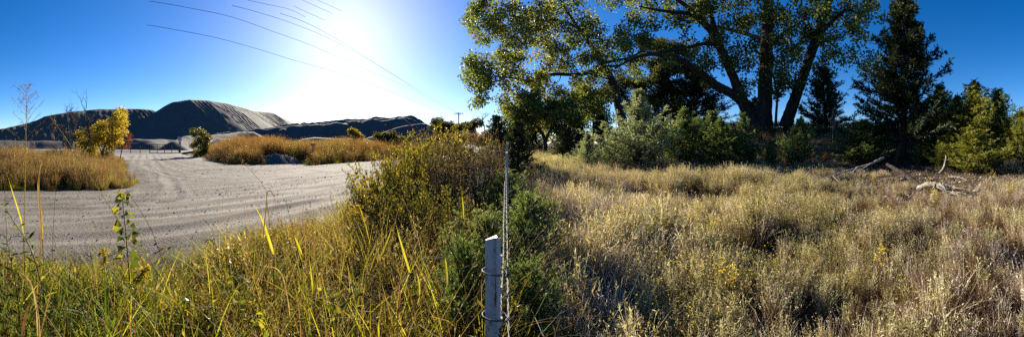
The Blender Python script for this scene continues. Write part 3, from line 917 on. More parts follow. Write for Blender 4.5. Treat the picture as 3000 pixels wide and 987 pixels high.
place_cedar(cd[0], 'tallest dark cedar standing clear against blue sky', 2640, 20.5, -8, 290, 9, 3.0, 'dark grown cedars', .8)
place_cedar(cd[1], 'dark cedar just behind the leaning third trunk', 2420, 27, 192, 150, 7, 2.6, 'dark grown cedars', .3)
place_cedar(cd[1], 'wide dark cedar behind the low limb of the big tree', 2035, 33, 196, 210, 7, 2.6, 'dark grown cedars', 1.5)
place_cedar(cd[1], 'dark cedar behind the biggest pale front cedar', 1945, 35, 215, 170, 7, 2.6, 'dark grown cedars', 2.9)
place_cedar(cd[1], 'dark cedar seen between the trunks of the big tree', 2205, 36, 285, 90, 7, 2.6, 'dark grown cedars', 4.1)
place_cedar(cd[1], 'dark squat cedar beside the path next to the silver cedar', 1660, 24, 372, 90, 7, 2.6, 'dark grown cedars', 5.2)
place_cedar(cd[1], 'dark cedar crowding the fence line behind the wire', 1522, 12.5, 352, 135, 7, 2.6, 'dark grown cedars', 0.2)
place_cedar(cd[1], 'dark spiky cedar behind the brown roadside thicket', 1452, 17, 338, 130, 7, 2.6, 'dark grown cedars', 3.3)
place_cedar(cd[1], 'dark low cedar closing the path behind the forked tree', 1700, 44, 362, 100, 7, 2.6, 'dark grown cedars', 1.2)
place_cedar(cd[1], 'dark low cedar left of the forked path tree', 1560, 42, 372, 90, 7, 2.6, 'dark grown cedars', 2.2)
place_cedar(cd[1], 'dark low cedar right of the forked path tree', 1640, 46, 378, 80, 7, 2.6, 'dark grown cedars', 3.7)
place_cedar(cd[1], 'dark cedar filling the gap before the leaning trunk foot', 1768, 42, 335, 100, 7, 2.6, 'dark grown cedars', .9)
RG = 'yellow-green cedars at the field end'
place_cedar(cs[3], 'slim bluish cedar spire beside the tallest cedar', 2738, 20.5, 254, 150, 4, 1.9, RG, .6)
place_cedar(cs[2], 'short yellow-green cedar with thin spire next in the end cluster', 2797, 20, 278, 150, 4, 1.9, RG, 1.6)
place_cedar(cs[2], 'tall yellow-green cedar with the longest leader in the end cluster', 2865, 19.5, 236, 190, 4, 1.9, RG, 2.5)
place_cedar(cs[3], 'dark-topped arching cedar in the end cluster', 2938, 20.5, 264, 165, 4, 1.9, RG, 3.4)
place_cedar(cs[2], 'bright yellow-green low cedar in front of the end cluster', 2852, 16.6, 372, 180, 4, 1.9, RG, 4.6)
place_cedar(cs[2], 'yellow-green cedar cut by the picture edge', 2985, 19, 325, 130, 4, 1.9, RG, 5.5)
place_cedar(cs[0], 'small shaded cedar beneath the slim bluish spire', 2712, 18.8, 400, 90, 4, 1.9, RG, .1)
place_cedar(cs[2], 'low yellow-green cedar by the bent grey stem', 2775, 17.6, 392, 110, 4, 1.9, RG, 2.0)
nc = [cedar_meshes(31, 1.5, .9, 110, M['cedar_green'], 22, 9, L=.050, W=.010, low=.02, conic=.38, up0=.35, lead=.05)]
NG = 'low cedars tangled along the fence wire'
place_cedar(nc[0], 'low feathery cedar on the road side behind the white post', 1408, 3.4, 640, 270, 1.5, .8, NG)
place_cedar(nc[0], 'low feathery cedar spreading just past the wire', 1540, 3.6, 590, 260, 1.5, .8, NG, 1.9)
place_cedar(nc[0], 'small cedar tuft beside the white post base', 1372, 2.3, 735, 280, 1.5, .8, NG, 3.0)
place_cedar(nc[0], 'dark low cedar at the field edge behind the wire', 1500, 5.8, 520, 230, 1.5, .8, NG, 4.0)
place_cedar(nc[0], 'small dark cedar at the frame bottom past the post', 1555, 2.4, 780, 250, 1.5, .8, NG, 5.0)


def leaf_cloud(rng, centres, rad, n, squash=.8):
    k = rng.integers(0, len(centres), n)
    off = rng.normal(size=(n, 3)); off = unit(off) * (rng.uniform(0, 1, (n, 1)) ** .45)
    r = np.asarray(rad)[k] if np.ndim(rad) else rad
    off = off * np.broadcast_to(r, (n,))[:, None]; off[:, 2] *= squash
    return centres[k] + off, off


def grow_tree(name, label, loc, limbs, centres, rad, nleaf, leafL, leafW, m_leaf, m_bark, seed, twig_r=.05, group=None, tint_f=None, sides=10, cat='tree', drop=.6):
    """limbs: [(world polyline, radii)]; every leaf clump gets a bough from the nearest wood"""
    rng = np.random.default_rng(seed)
    o = thing(name, label, cat, loc, group)
    nodes = []; mains = []
    for i, (P, R) in enumerate(limbs):
        P = spline(P, 7); R = np.interp(np.linspace(0, 1, len(P)), np.linspace(0, 1, len(R)), R)
        g = G(); tube(g, P, R, sides if i < 4 else 8, wob=.05, rng=rng)
        par = o
        if i > 3:                                            # a bough carried by one of the main limbs
            par = min(mains, key=lambda e: np.min(np.linalg.norm(e[1] - P[0], axis=1)))[0]
        lo = link('trunk' if i == 0 else ('limb' if i < 4 else 'bough'), g.mesh('trunk', m_bark, True, origin=loc), par)
        if i < 4: mains.append((lo, P))
        nodes.append(np.column_stack([P, R])[len(P) // 5:])
    nodes = np.concatenate(nodes)
    root = np.array(loc)
    ordr = np.argsort([np.min(np.linalg.norm(nodes[:, :3] - c, axis=1)) for c in centres])
    g = G()
    for ci in ordr:
        c = centres[ci]
        dv = nodes[:, :3] - c
        cost = np.linalg.norm(dv, axis=1) + .6 * np.maximum(0, dv[:, 2]) + np.where(np.linalg.norm(nodes[:, :3] - root, axis=1) > np.linalg.norm(c - root), 1.5, 0)
        k = int(np.argmin(cost)); b = nodes[k]
        Ld = np.linalg.norm(c - b[:3])
        if Ld < .1: continue
        midp = (b[:3] + c) / 2 + rng.normal(size=3) * Ld * .10 + np.array([0, 0, .10 * Ld])
        P = spline([b[:3], midp, c], 4)
        r0 = min(b[3] * .75, twig_r * (.4 + .35 * Ld)); R = np.linspace(max(r0, .006), .005, len(P))
        tube(g, P, R, 5, cap=False)
        nodes = np.vstack([nodes, np.column_stack([P, R])[2:]])
    # fine twigs
    k = min(3000, len(centres) * 8)
    ce, off = leaf_cloud(rng, np.asarray(centres), np.asarray(rad), k, .8)
    segs(g, ce - off * .85, ce, .010 * twig_r / .05, .003, 3)
    x = link('branches', g.mesh('branches', m_bark, True, origin=loc), o); x['kind'] = 'stuff'
    C, off = leaf_cloud(rng, np.asarray(centres), np.asarray(rad), nleaf, .8)
    D = rng.normal(size=(nleaf, 3)); D[:, 2] -= drop; D += unit(off) * .5
    tint = rng.beta(1.6, 2.2, nleaf)
    if tint_f is not None: tint = tint_f(C, tint, rng)
    g = G(); leaves(g, C, D, leafL * rng.uniform(.6, 1.25, nleaf), leafW * rng.uniform(.7, 1.2, nleaf), rng, np.clip(tint, 0, 1), up=.2)
    x = link('crown', g.mesh('crown', m_leaf, origin=loc), o); x['kind'] = 'stuff'
    return o


def region(rng, ells, d, spread):
    """clump centres inside ellipses given in image rows and columns at a distance"""
    out = []
    for cx, cy, rx, ry, n in ells:
        for _ in range(n):
            a = rng.uniform(0, 6.28); r = math.sqrt(rng.uniform(0, 1))
            out.append(at(cx + rx * r * math.cos(a), cy + ry * r * math.sin(a), d + rng.normal(0, spread)))
    return np.array(out)


def L_(pts, d0, d1=None):
    d1 = d0 if d1 is None else d1
    n = len(pts)
    return [at(px, py, d0 + (d1 - d0) * i / max(1, n - 1)) for i, (px, py) in enumerate(pts)]


# the great cottonwood
rng = np.random.default_rng(5)
CD = 28.0
loc = flat(2235, CD)
cl = region(rng, [(2000, 60, 200, 75, 40), (2230, 110, 150, 130, 54), (2180, 20, 260, 60, 40), (2010, 160, 130, 45, 14), (2330, 150, 130, 100, 34), (2450, 60, 130, 70, 40), (2480, 150, 80, 70, 16), (1890, 120, 90, 60, 14), (2100, 200, 60, 60, 7), (2230, 230, 70, 60, 14), (2260, 300, 30, 30, 3), (2340, 245, 40, 30, 4), (2560, 30, 50, 40, 8), (2200, -90, 380, 90, 60), (2250, -230, 280, 110, 40)], CD, 2.2)
limbs = [(L_([(2237, 385), (2240, 320), (2243, 230), (2246, 130), (2250, 40), (2256, -60), (2262, -190)], CD), [0.88, 0.66, 0.60, 0.55, 0.46, 0.35, 0.13]),
         (L_([(2212, 378), (2185, 318), (2158, 250), (2135, 195), (2110, 140), (2085, 95), (2045, 45), (2000, 10), (1960, -20)], CD, CD - 2), [0.71, 0.52, 0.42, 0.37, 0.34, 0.28, 0.24, 0.17, 0.08]),
         (L_([(2176, 300), (2140, 272), (2095, 248), (2055, 215), (2010, 185), (1960, 165), (1910, 158), (1860, 170), (1800, 200)], CD - .4, CD - 3), [0.38, 0.37, 0.35, 0.32, 0.25, 0.20, 0.16, 0.11, 0.05]),
         (L_([(2300, 372), (2318, 320), (2338, 265), (2360, 205), (2382, 140), (2402, 85), (2420, 30), (2436, -30), (2450, -120)], CD, CD + 1), [0.60, 0.52, 0.47, 0.44, 0.42, 0.39, 0.34, 0.25, 0.10]),
         (L_([(2108, 140), (2090, 70), (2075, 20), (2060, -40), (2050, -120)], CD - 1, CD - 1), [0.25, 0.23, 0.20, 0.17, 0.08]),
         (L_([(2072, 82), (2030, 44), (1980, 36), (1930, 30), (1870, 18)], CD - 1.4, CD - 3), [0.20, 0.17, 0.14, 0.11, 0.04]),
         (L_([(2100, 130), (2060, 128), (2010, 140), (1960, 148), (1900, 158)], CD - 1, CD - 2.5), [0.18, 0.14, 0.12, 0.10, 0.05]),
         (L_([(2240, 120), (2190, 100), (2130, 85), (2070, 70)], CD, CD + 2), [0.20, 0.17, 0.13, 0.05]),
         (L_([(2395, 110), (2430, 70), (2480, 30), (2530, 45)], CD, CD - 1), [0.25, 0.18, 0.12, 0.05]),
         (L_([(2384, 140), (2420, 118), (2470, 108)], CD, CD), [0.18, 0.13, 0.05]),
         (L_([(2246, 140), (2300, 95), (2350, 60)], CD, CD + 1), [0.24, 0.17, 0.07])]
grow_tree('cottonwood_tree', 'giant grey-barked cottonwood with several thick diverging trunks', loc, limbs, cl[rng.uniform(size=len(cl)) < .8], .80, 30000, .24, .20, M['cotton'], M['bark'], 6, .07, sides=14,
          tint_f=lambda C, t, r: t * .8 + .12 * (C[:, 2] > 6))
# slim pale stem by the main trunk
g = G(); P = spline(L_([(2272, 372), (2275, 320), (2280, 270), (2290, 225), (2292, 190)], 26), 5); tube(g, P, np.linspace(.13, .05, len(P)), 8)
P = spline(L_([(2279, 275), (2272, 250), (2265, 225)], 26), 4); tube(g, P, np.linspace(.06, .02, len(P)), 6)
b = flat(2272, 26)
tag(link('slender_stem', g.mesh('slender_stem', M['bark'], True, origin=b), None, b), 'slim pale leafless stem between main and third cottonwood trunks', 'tree')

# leaning tree whose crown hangs over the fence line
LD = 48.0
loc = flat(1828, LD)
cl = region(rng, [(1420, 60, 60, 65, 36), (1520, 60, 110, 70, 44), (1640, 70, 110, 80, 36), (1450, 190, 95, 45, 34), (1410, 235, 50, 30, 16), (1400, 280, 22, 32, 8), (1560, 170, 110, 70, 40), (1680, 190, 90, 90, 36), (1560, 290, 100, 70, 36), (1690, 310, 70, 60, 26), (1760, 130, 80, 90, 26), (1770, 300, 40, 60, 12), (1850, 150, 60, 80, 12), (1620, 370, 80, 35, 10), (1560, -60, 200, 70, 44), (1760, -40, 120, 60, 20), (1840, 40, 60, 60, 8)], LD, 3.0)
limbs = [(L_([(1832, 400), (1822, 350), (1808, 290), (1793, 240), (1778, 205), (1760, 180), (1738, 145), (1715, 110), (1690, 75), (1660, 30), (1630, -20)], LD), [0.87, 0.73, 0.67, 0.62, 0.50, 0.39, 0.34, 0.28, 0.22, 0.17, 0.08]),
         (L_([(1776, 204), (1730, 214), (1680, 219), (1630, 217), (1590, 224), (1550, 238), (1500, 228), (1450, 225)], LD, LD - 1), [0.31, 0.27, 0.25, 0.22, 0.21, 0.17, 0.13, 0.06]),
         (L_([(1762, 185), (1800, 178), (1850, 168), (1880, 150), (1920, 140)], LD, LD - 3), [0.28, 0.22, 0.20, 0.14, 0.07]),
         (L_([(1776, 195), (1820, 190), (1840, 165)], LD, LD - 1), [0.20, 0.14, 0.06]),
         (L_([(1700, 85), (1640, 60), (1590, 62), (1540, 90)], LD, LD - 1), [0.22, 0.18, 0.14, 0.06]),
         (L_([(1590, 225), (1560, 262), (1530, 290)], LD, LD), [0.11, 0.07, 0.04]),
         (L_([(1720, 300), (1700, 330), (1690, 420)], LD + 2, LD + 2), [0.07, 0.10, 0.13])]


def lean_tint(C, t, r):
    px = 1500 + F * np.arctan2(C[:, 0], C[:, 1])
    return t * .78 + .38 * np.exp(-((px - 1560) / 130) ** 2) * r.uniform(0, 1.4, len(t))


grow_tree('leaning_tree', 'leaning tree whose yellowing crown overhangs the fence line', loc, limbs, cl, 1.2, 46000, .34, .28, M['cotton'], M['bark'], 8, .08, tint_f=lean_tint)

# tree at the path, dark forked trunk
TD = 36.0
loc = flat(1597, TD)
cl = region(rng, [(1560, 320, 90, 50, 24), (1640, 330, 60, 50, 14), (1520, 360, 50, 30, 8), (1660, 380, 40, 30, 6)], TD, 1.6)
grow_tree('path_tree', 'dark forked tree standing at the end of the mown path', loc, [(L_([(1598, 446), (1596, 410), (1585, 385), (1560, 360), (1530, 340)], TD), [.26, .22, .18, .12, .05]), (L_([(1597, 415), (1612, 380), (1625, 350), (1640, 320)], TD), [.18, .14, .1, .05])], cl, .9, 15000, .24, .19, M['cotton'], M['bark'], 9, .05)
# shaded background wood behind the leaning tree
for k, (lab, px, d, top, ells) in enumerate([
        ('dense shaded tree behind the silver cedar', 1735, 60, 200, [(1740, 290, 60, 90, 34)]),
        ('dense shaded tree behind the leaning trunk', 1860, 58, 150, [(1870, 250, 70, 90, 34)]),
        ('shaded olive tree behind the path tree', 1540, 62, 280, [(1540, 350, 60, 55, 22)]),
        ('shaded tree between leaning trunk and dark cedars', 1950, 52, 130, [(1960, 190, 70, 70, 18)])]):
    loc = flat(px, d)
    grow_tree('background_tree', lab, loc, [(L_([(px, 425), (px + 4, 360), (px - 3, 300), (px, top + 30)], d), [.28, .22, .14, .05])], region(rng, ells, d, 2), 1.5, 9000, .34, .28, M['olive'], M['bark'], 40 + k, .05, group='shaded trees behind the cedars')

# golden tree and bare saplings by the gate
YD = 24.0
loc = flat(298, YD)
cl = region(rng, [(350, 345, 20, 22, 12), (335, 372, 35, 25, 18), (300, 385, 45, 25, 20), (265, 395, 40, 28, 18), (240, 410, 25, 20, 8), (345, 400, 25, 20, 8), (290, 415, 50, 18, 12), (352, 328, 10, 10, 4), (295, 436, 55, 16, 14), (250, 430, 25, 16, 6)], YD, .5)
grow_tree('golden_tree', 'bright golden-leaved small tree above the grass by the gate', loc,
          [(L_([(300, 475), (303, 440), (315, 410), (335, 375), (350, 335)], YD), [.07, .06, .05, .035, .01]), (L_([(301, 455), (285, 420), (265, 400)], YD), [.05, .035, .01]), (L_([(304, 445), (330, 425), (358, 410)], YD), [.04, .03, .01])],
          cl, .40, 11000, .13, .07, M['gold'], M['twig'], 14, .018, sides=7)
loc = flat(365, 25)
grow_tree('red_shrub', 'small dark red-leaved shrub beside the golden tree', loc, [(L_([(350, 470), (360, 430), (368, 405)], 25), [.04, .03, .01])], region(rng, [(366, 405, 14, 22, 8), (355, 425, 18, 15, 5)], 25, .3), .3, 900, .12, .07, M['redleaf'], M['twig'], 15, .016, sides=6, cat='shrub')


def bare_tree(name, label, px, d, pts, spread, n, seed, m, r0, group=None, levels=3):
    rng = np.random.default_rng(seed)
    b = flat(px, d)
    o = thing(name, label, 'tree', b, group)
    P = spline(L_(pts, d), 6); g = G(); tube(g, P, np.linspace(r0, r0 * .25, len(P)), 7)
    link('trunk', g.mesh('trunk', m, True, origin=b), o)
    g = G()

    def rec(p, dr, L, r, lev):
        n_ = 4; q = [p]
        for _ in range(n_):
            dr = dr + rng.normal(size=3) * .16 + np.array([0, 0, .06]); dr /= np.linalg.norm(dr)
            q.append(q[-1] + dr * L / n_)
        tube(g, q, np.linspace(r, r * .45, n_ + 1), 4, cap=False)
        if lev > 0:
            for _ in range(rng.integers(2, 4)):
                k = rng.integers(1, n_ + 1)
                d2 = dr + rng.normal(size=3) * .65; d2 /= np.linalg.norm(d2)
                rec(q[k], d2, L * rng.uniform(.5, .75), r * .55, lev - 1)
    for _ in range(n):
        k = rng.integers(len(P) // 3, len(P)); dr = rng.normal(size=3) * .8; dr[2] = abs(dr[2]) + .6; dr /= np.linalg.norm(dr)
        rec(P[k], dr, spread * rng.uniform(.6, 1.1), r0 * .38, levels)
    x = link('branches', g.mesh('branches', m, origin=b), o); x['kind'] = 'stuff'
    return o


BG = 'leafless saplings beside the golden tree'
bare_tree('bare_sapling', 'leafless forked sapling with curving trunk left of the golden tree', 232, 22, [(228, 470), (245, 445), (262, 405), (258, 380), (250, 345), (250, 325)], 1.0, 11, 3, M['twig'], .07, BG, 3)
bare_tree('bare_sapling', 'thin leafless sapling nearest the octagonal sign', 205, 22.5, [(212, 470), (205, 420), (200, 370), (196, 335)], .9, 11, 4, M['twig'], .05, BG, 3)
bare_tree('bare_sapling', 'grey twiggy sapling between the other two leafless ones', 222, 23, [(222, 470), (220, 420), (218, 370), (215, 345)], .9, 11, 8, M['twig'], .045, BG, 3)
bare_tree('bare_sapling', 'small leafless sapling standing in the orange grass', 722, 36, [(722, 450), (722, 410), (724, 392), (724, 380)], .55, 7, 5, M['twig'], .035, 'leafless trees in the distance', 3)
bare_tree('bare_tree', 'leafless crooked tree on the horizon beside the utility pole', 1420, 60, [(1422, 420), (1421, 390), (1418, 368), (1412, 350)], 1.6, 8, 6, M['twig'], .14, 'leafless trees in the distance', 3)
bare_tree('dead_shrub', 'brown dead brushy shrub in the shade before the bank', 2442, 19.5, [(2440, 425), (2440, 390), (2440, 365), (2438, 345)], .6, 12, 7, M['pale_twig'], .03, None, 3)

# small leafy shrubs and horizon trees
def shrub(name, label, px, d, pts, ells, n, LL, WW, mleaf, seed, group=None, rad=.4, r0=.05, sp=.5, cat='shrub', tint_f=None, mb='twig'):
    b = flat(px, d)
    rg = np.random.default_rng(seed)
    return grow_tree(name, label, b, [(L_(p, d), [r0, r0 * .7, r0 * .3]) for p in pts], region(rg, ells, d, sp), rad, n, LL, WW, M[mleaf], M[mb], seed, r0 * .5, group=group, sides=6, cat=cat, tint_f=tint_f)


shrub('roadside_shrub', 'dark green bush with yellow tips right of the gate', 590, 38, [[(590, 462), (588, 430), (580, 385)], [(590, 455), (600, 420), (604, 385)]], [(588, 425, 26, 26, 22), (578, 390, 18, 14, 6), (604, 395, 10, 18, 6), (590, 445, 30, 12, 8)], 5200, .17, .12, 'leafy', 51, rad=.42, r0=.08, tint_f=lambda C, t, r: np.where(r.uniform(size=len(t)) < .18, .95, t * .45))
shrub('roadside_shrub', 'low dark olive bush below the flat-topped stockpile', 1140, 46, [[(1140, 440), (1140, 415), (1130, 395)]], [(1115, 400, 20, 12, 12), (1150, 404, 38, 14, 20), (1175, 412, 22, 10, 10)], 5000, .22, .16, 'olive', 52, rad=.6, r0=.08)
shrub('roadside_shrub', 'small yellowish bush sticking up from the orange grass', 1038, 42, [[(1038, 440), (1038, 410), (1034, 385)]], [(1036, 392, 16, 9, 8), (1022, 384, 10, 6, 3), (1045, 402, 16, 10, 5)], 1500, .2, .14, 'leafy', 53, rad=.4, r0=.06, tint_f=lambda C, t, r: t * .5 + .4)
HG = 'trees on the far horizon'
shrub('horizon_tree', 'airy round olive tree at the end of the stockpile', 1277, 80, [[(1277, 415), (1277, 385), (1277, 352)]], [(1277, 362, 20, 18, 18)], 2600, .34, .26, 'olive', 54, HG, 1.1, .16, 1, 'tree', tint_f=lambda C, t, r: t * .6 + .3)
shrub('horizon_tree', 'dense olive tree left of the utility pole', 1312, 62, [[(1312, 420), (1312, 390), (1308, 368)]], [(1305, 385, 26, 22, 30), (1335, 372, 22, 14, 16)], 6500, .30, .24, 'olive', 55, HG, .9, .16, 1, 'tree', tint_f=lambda C, t, r: t * .7 + .2)
shrub('horizon_tree', 'small olive tree right of the utility pole', 1366, 66, [[(1366, 420), (1366, 390), (1366, 368)]], [(1366, 375, 14, 14, 14)], 2000, .3, .24, 'olive', 56, HG, .8, .12, 1, 'tree')
shrub('horizon_tree', 'dark airy tree between utility pole and leafless tree', 1394, 64, [[(1392, 420), (1392, 390), (1394, 360)]], [(1395, 362, 15, 10, 12), (1385, 380, 14, 14, 8)], 2000, .3, .24, 'olive', 57, HG, .7, .12, 1, 'tree')
shrub('horizon_tree', 'brown scrub beside the spiky dark cedar', 1425, 40, [[(1425, 440), (1425, 415), (1425, 395)]], [(1420, 408, 45, 14, 30), (1440, 395, 25, 14, 12)], 6000, .2, .13, 'brown', 59, HG, .6, .1, 1, 'tree')
shrub('horizon_tree', 'olive scrub closing the road end behind the thicket', 1460, 46, [[(1465, 440), (1465, 415), (1465, 390)]], [(1470, 400, 40, 22, 24)], 5000, .24, .18, 'olive', 60, HG, .8, .1, 1, 'tree')
shrub('horizon_tree', 'low brown scrub under the utility pole', 1330, 48, [[(1330, 430), (1330, 412), (1330, 398)]], [(1330, 405, 60, 12, 30)], 5000, .24, .16, 'brown', 58, HG, .7, .1, 1, 'tree')


# ------------------------------------------------------------------ uncountable growth: instanced tufts
def tuft(seed, n, spread, L, W, m, lean=.25, bend=.5, segn=3, heads=0, head=(.02, .008), tint=(.1, .9)):
    rng = np.random.default_rng(seed)
    g = G()
    a = rng.uniform(0, 6.28, n); r = spread * np.sqrt(rng.uniform(0, 1, n))
    base = np.stack([r * np.cos(a), r * np.sin(a), np.full(n, -.03)], -1)
    ln = np.abs(rng.normal(0, lean, n)) + r / spread * lean * .5
    az = a + rng.normal(0, .8, n)
    LL = L * rng.uniform(.45, 1.1, n)
    tn = rng.uniform(*tint, n)
    c = blades(g, base, az, ln, rng.normal(bend, bend * .6, n), LL, W * rng.uniform(.6, 1.3, n), segn, tn, twist=rng.uniform(-1.2, 1.2, n))
    if heads:
        k = rng.integers(0, n, heads); u = rng.uniform(.55, 1, heads) * segn
        i = np.minimum(u.astype(int), segn - 1)
        p = c[k, i] + (c[k, i + 1] - c[k, i]) * (u - i)[:, None]
        d = unit(c[k, i + 1] - c[k, i]) + unit(rng.normal(size=(heads, 3))) * .6
        leaves(g, p, d, head[0] * rng.uniform(.6, 1.4, heads), head[1], rng, np.clip(tn[k] + rng.uniform(-.1, .35, heads), 0, 1))
    return g.mesh('tuft', M[m])


def weed(seed, H, n_st, n_lf, LL, WW, m, m_st, flowers=0, fl=.018, lowf=.3, spread=.55, tint=(.2, 1.), mf='flower'):
    """branching stalk with small leaves, some with flower heads"""
    rng = np.random.default_rng(seed)
    g = G()
    a = rng.uniform(0, 6.28, n_st); ln = np.abs(rng.normal(0, spread * .55, n_st)) + .05
    base = np.zeros((n_st, 3)); base[:, 2] = rng.uniform(-.03, .3, n_st) * H
    base[:, :2] = rng.normal(0, .02, (n_st, 2))
    L = (H - base[:, 2]) * rng.uniform(.65, 1.08, n_st)
    c = blades(g, base, a, ln, rng.normal(.1, .25, n_st), L, .006 * (H / .6), 3, rng.uniform(.2, .8, n_st), m=1, twist=rng.uniform(-1, 1, n_st), prof=[1, .8, .6, .3])
    k = rng.integers(0, n_st, n_lf); u = rng.uniform(lowf, 1, n_lf) * 3; i = np.minimum(u.astype(int), 2)
    p = c[k, i] + (c[k, i + 1] - c[k, i]) * (u - i)[:, None]
    d = unit(c[k, i + 1] - c[k, i]) * .6 + unit(rng.normal(size=(n_lf, 3)))
    leaves(g, p, d, LL * rng.uniform(.5, 1.3, n_lf), WW * rng.uniform(.7, 1.3, n_lf), rng, np.clip(rng.uniform(*tint, n_lf) * (.5 + .5 * u / 3), 0, 1))
    if flowers:
        k = rng.integers(0, n_st, flowers); tip = c[k, 3] + rng.normal(0, .02, (flowers, 3))
        for w_ in range(3):
            leaves(g, tip - np.array([0, 0, fl * .3]), np.stack([np.cos(w_ * 2.1 + k), np.sin(w_ * 2.1 + k), np.full(flowers, .8)], -1), fl, fl, rng, rng.uniform(0, 1, flowers), m=2)
    return g.mesh('weed', [M[m], M[m_st], M[mf]])


def scatter(name, label, protos, pts, scale, idx, rng, tilt=.12, zscale=None):
    """one object of kind stuff: meshes instanced on its points by geometry nodes"""
    n = len(pts)
    me = bpy.data.meshes.new(name); me.vertices.add(n); me.vertices.foreach_set('co', np.asarray(pts, np.float32).ravel())
    rot = np.stack([rng.normal(0, tilt, n), rng.normal(0, tilt, n), rng.uniform(0, 6.28, n)], -1)
    zs = np.ones(n) if zscale is None else zscale
    sc = np.stack([scale, scale, scale * zs], -1)
    for nm, data, ty in (('rot', rot, 'FLOAT_VECTOR'), ('scl', sc, 'FLOAT_VECTOR'), ('idx', idx, 'INT')):
        at_ = me.attributes.new(nm, ty, 'POINT')
        if ty == 'INT': at_.data.foreach_set('value', np.asarray(data, np.int32))
        else: at_.data.foreach_set('vector', np.asarray(data, np.float32).ravel())
    o = link(name, me); tag(o, label, kind='stuff')
    ng = bpy.data.node_groups.new(name, 'GeometryNodeTree')
    ng.interface.new_socket('Geometry', in_out='INPUT', socket_type='NodeSocketGeometry')
    ng.interface.new_socket('Geometry', in_out='OUTPUT', socket_type='NodeSocketGeometry')
    N = ng.nodes; Lk = ng.links
    gi = N.new('NodeGroupInput'); go = N.new('NodeGroupOutput')
    join = N.new('GeometryNodeGeometryToInstance')
    for k, pm in enumerate(reversed(protos)):            # multi-input order is last linked first
        so = bpy.data.objects.new(name + '_source', pm)   # never linked to the scene
        oi = N.new('GeometryNodeObjectInfo'); oi.inputs['Object'].default_value = so; oi.inputs['As Instance'].default_value = False
        Lk.new(oi.outputs['Geometry'], join.inputs[0])
    iop = N.new('GeometryNodeInstanceOnPoints')
    Lk.new(gi.outputs[0], iop.inputs['Points']); Lk.new(join.outputs[0], iop.inputs['Instance'])
    iop.inputs['Pick Instance'].default_value = True

    def na_(nm, ty):
        x = N.new('GeometryNodeInputNamedAttribute'); x.data_type = ty; x.inputs['Name'].default_value = nm
        return x.outputs['Attribute']
    Lk.new(na_('idx', 'INT'), iop.inputs['Instance Index'])
    e2r = N.new('FunctionNodeEulerToRotation'); Lk.new(na_('rot', 'FLOAT_VECTOR'), e2r.inputs[0]); Lk.new(e2r.outputs[0], iop.inputs['Rotation'])
    Lk.new(na_('scl', 'FLOAT_VECTOR'), iop.inputs['Scale'])
    Lk.new(iop.outputs[0], go.inputs[0])
    md = o.modifiers.new('growth', 'NODES'); md.node_group = ng
    return o


def polar_pts(rng, n, px0, px1, d0, d1, power=1.0):
    """points over a fan; power<2 puts more of them close by"""
    a = (rng.uniform(px0, px1, n) - 1500) / F
    d = (rng.uniform(0, 1, n) * (d1 ** power - d0 ** power) + d0 ** power) ** (1 / power)
    return d * np.sin(a), d * np.cos(a), d, 1500 + F * a


rng = np.random.default_rng(99)
# ---- dry field
field = [tuft(1, 32, .14, .60, .011, 'dry', .36, .5, 3, 36, (.028, .011)), tuft(2, 28, .16, .70, .011, 'dry', .45, .8, 3, 30, (.028, .011)), tuft(3, 34, .12, .55, .010, 'dry', .26, .3, 3, 40, (.028, .011)),
         weed(4, .58, 22, 210, .046, .010, 'dry_y', 'dry', 0), weed(5, .64, 24, 240, .048, .010, 'dry_y', 'dry', 0, tint=(.4, 1)), weed(6, .66, 26, 280, .042, .007, 'dry_y', 'brown', 5, .014),
         weed(7, .62, 26, 190, .034, .009, 'dry', 'dry', 0, tint=(.3, 1)), tuft(8, 22, .12, .62, .010, 'white_stalk', .35, .35, 4, 30, (.03, .008)),
         weed(9, .55, 22, 200, .05, .008, 'dry_y', 'brown', 9, .015), tuft(10, 60, .15, .5, .0065, 'brown', .35, .6, 3, 60), weed(11, .5, 34, 240, .028, .006, 'brown', 'brown', 0, tint=(0, .6))]
x, y, d, px = polar_pts(rng, 19500, 1440, 3320, 1.35, 24, 1.25)
# field starts right of the fence; thin under the cedars and on the bank
fx = x - FR[0] * 0 - FD[0] / FD[1] * y
keep = ((fx > .30 + .07 * np.minimum(y, 9) + .3 * (vnoise(y * .8, x * 0, 3) - .5)) | ((fx > .15) & (rng.uniform(size=len(d)) < .12))) & ((d < 17.5 + 1.5 * vnoise(px * .02, 0 * px, 2)) | (rng.uniform(size=len(d)) < .12))
bare = (vnoise(x * .55 + 9, y * .55, 44) > .80) | (vnoise(x * 1.9, y * 1.9, 45) > .76) | ((px > 2560) & (d > 11.5) & (vnoise(x * .4, y * .4, 8) > .62)) | ((px < 1640) & (d > 6) & (rng.uniform(size=len(d)) < .4))
keep &= ~bare
x, y, d, px = x[keep], y[keep], d[keep], px[keep]
n = len(x)
zone = vnoise(x * .35, y * .35, 61) + .35 * (vnoise(x * 1.1, y * 1.1, 62) - .5)
u = rng.uniform(size=n)
far = sstep(5, 12, d)
idx = np.where(u < .38 - .12 * far, rng.integers(0, 3, n), np.where(u < .76, rng.choice([3, 4, 6], n), np.where(u < .82, 5, np.where(u < .97, 6, 8))))
idx = np.where((zone > .58) & (u < .6), rng.choice([4, 4, 3, 5], n), idx)
idx = np.where((px < 2000) & (d < 9) & (vnoise(x * 1.2, y * 1.2, 63) > .45) & (u > .45), 7, idx)
sc = (.62 + .5 * vnoise(x * .5, y * .5, 71)) * rng.uniform(.75, 1.2, n) * (1 - .25 * sstep(2100, 2700, px) * 1) * np.interp(d, [1.3, 2.2, 4], [.8, 1.0, 1.05]) * (1 - .5 * sstep(2380, 2480, px) * (1 - sstep(2860, 2920, px)) * sstep(7.5, 9.5, d))
sil = (px < 1900) & (rng.uniform(size=n) < .5) & (d < 12)
idx = np.where(sil, rng.choice([0, 1, 2, 7, 7, 6], n), idx)
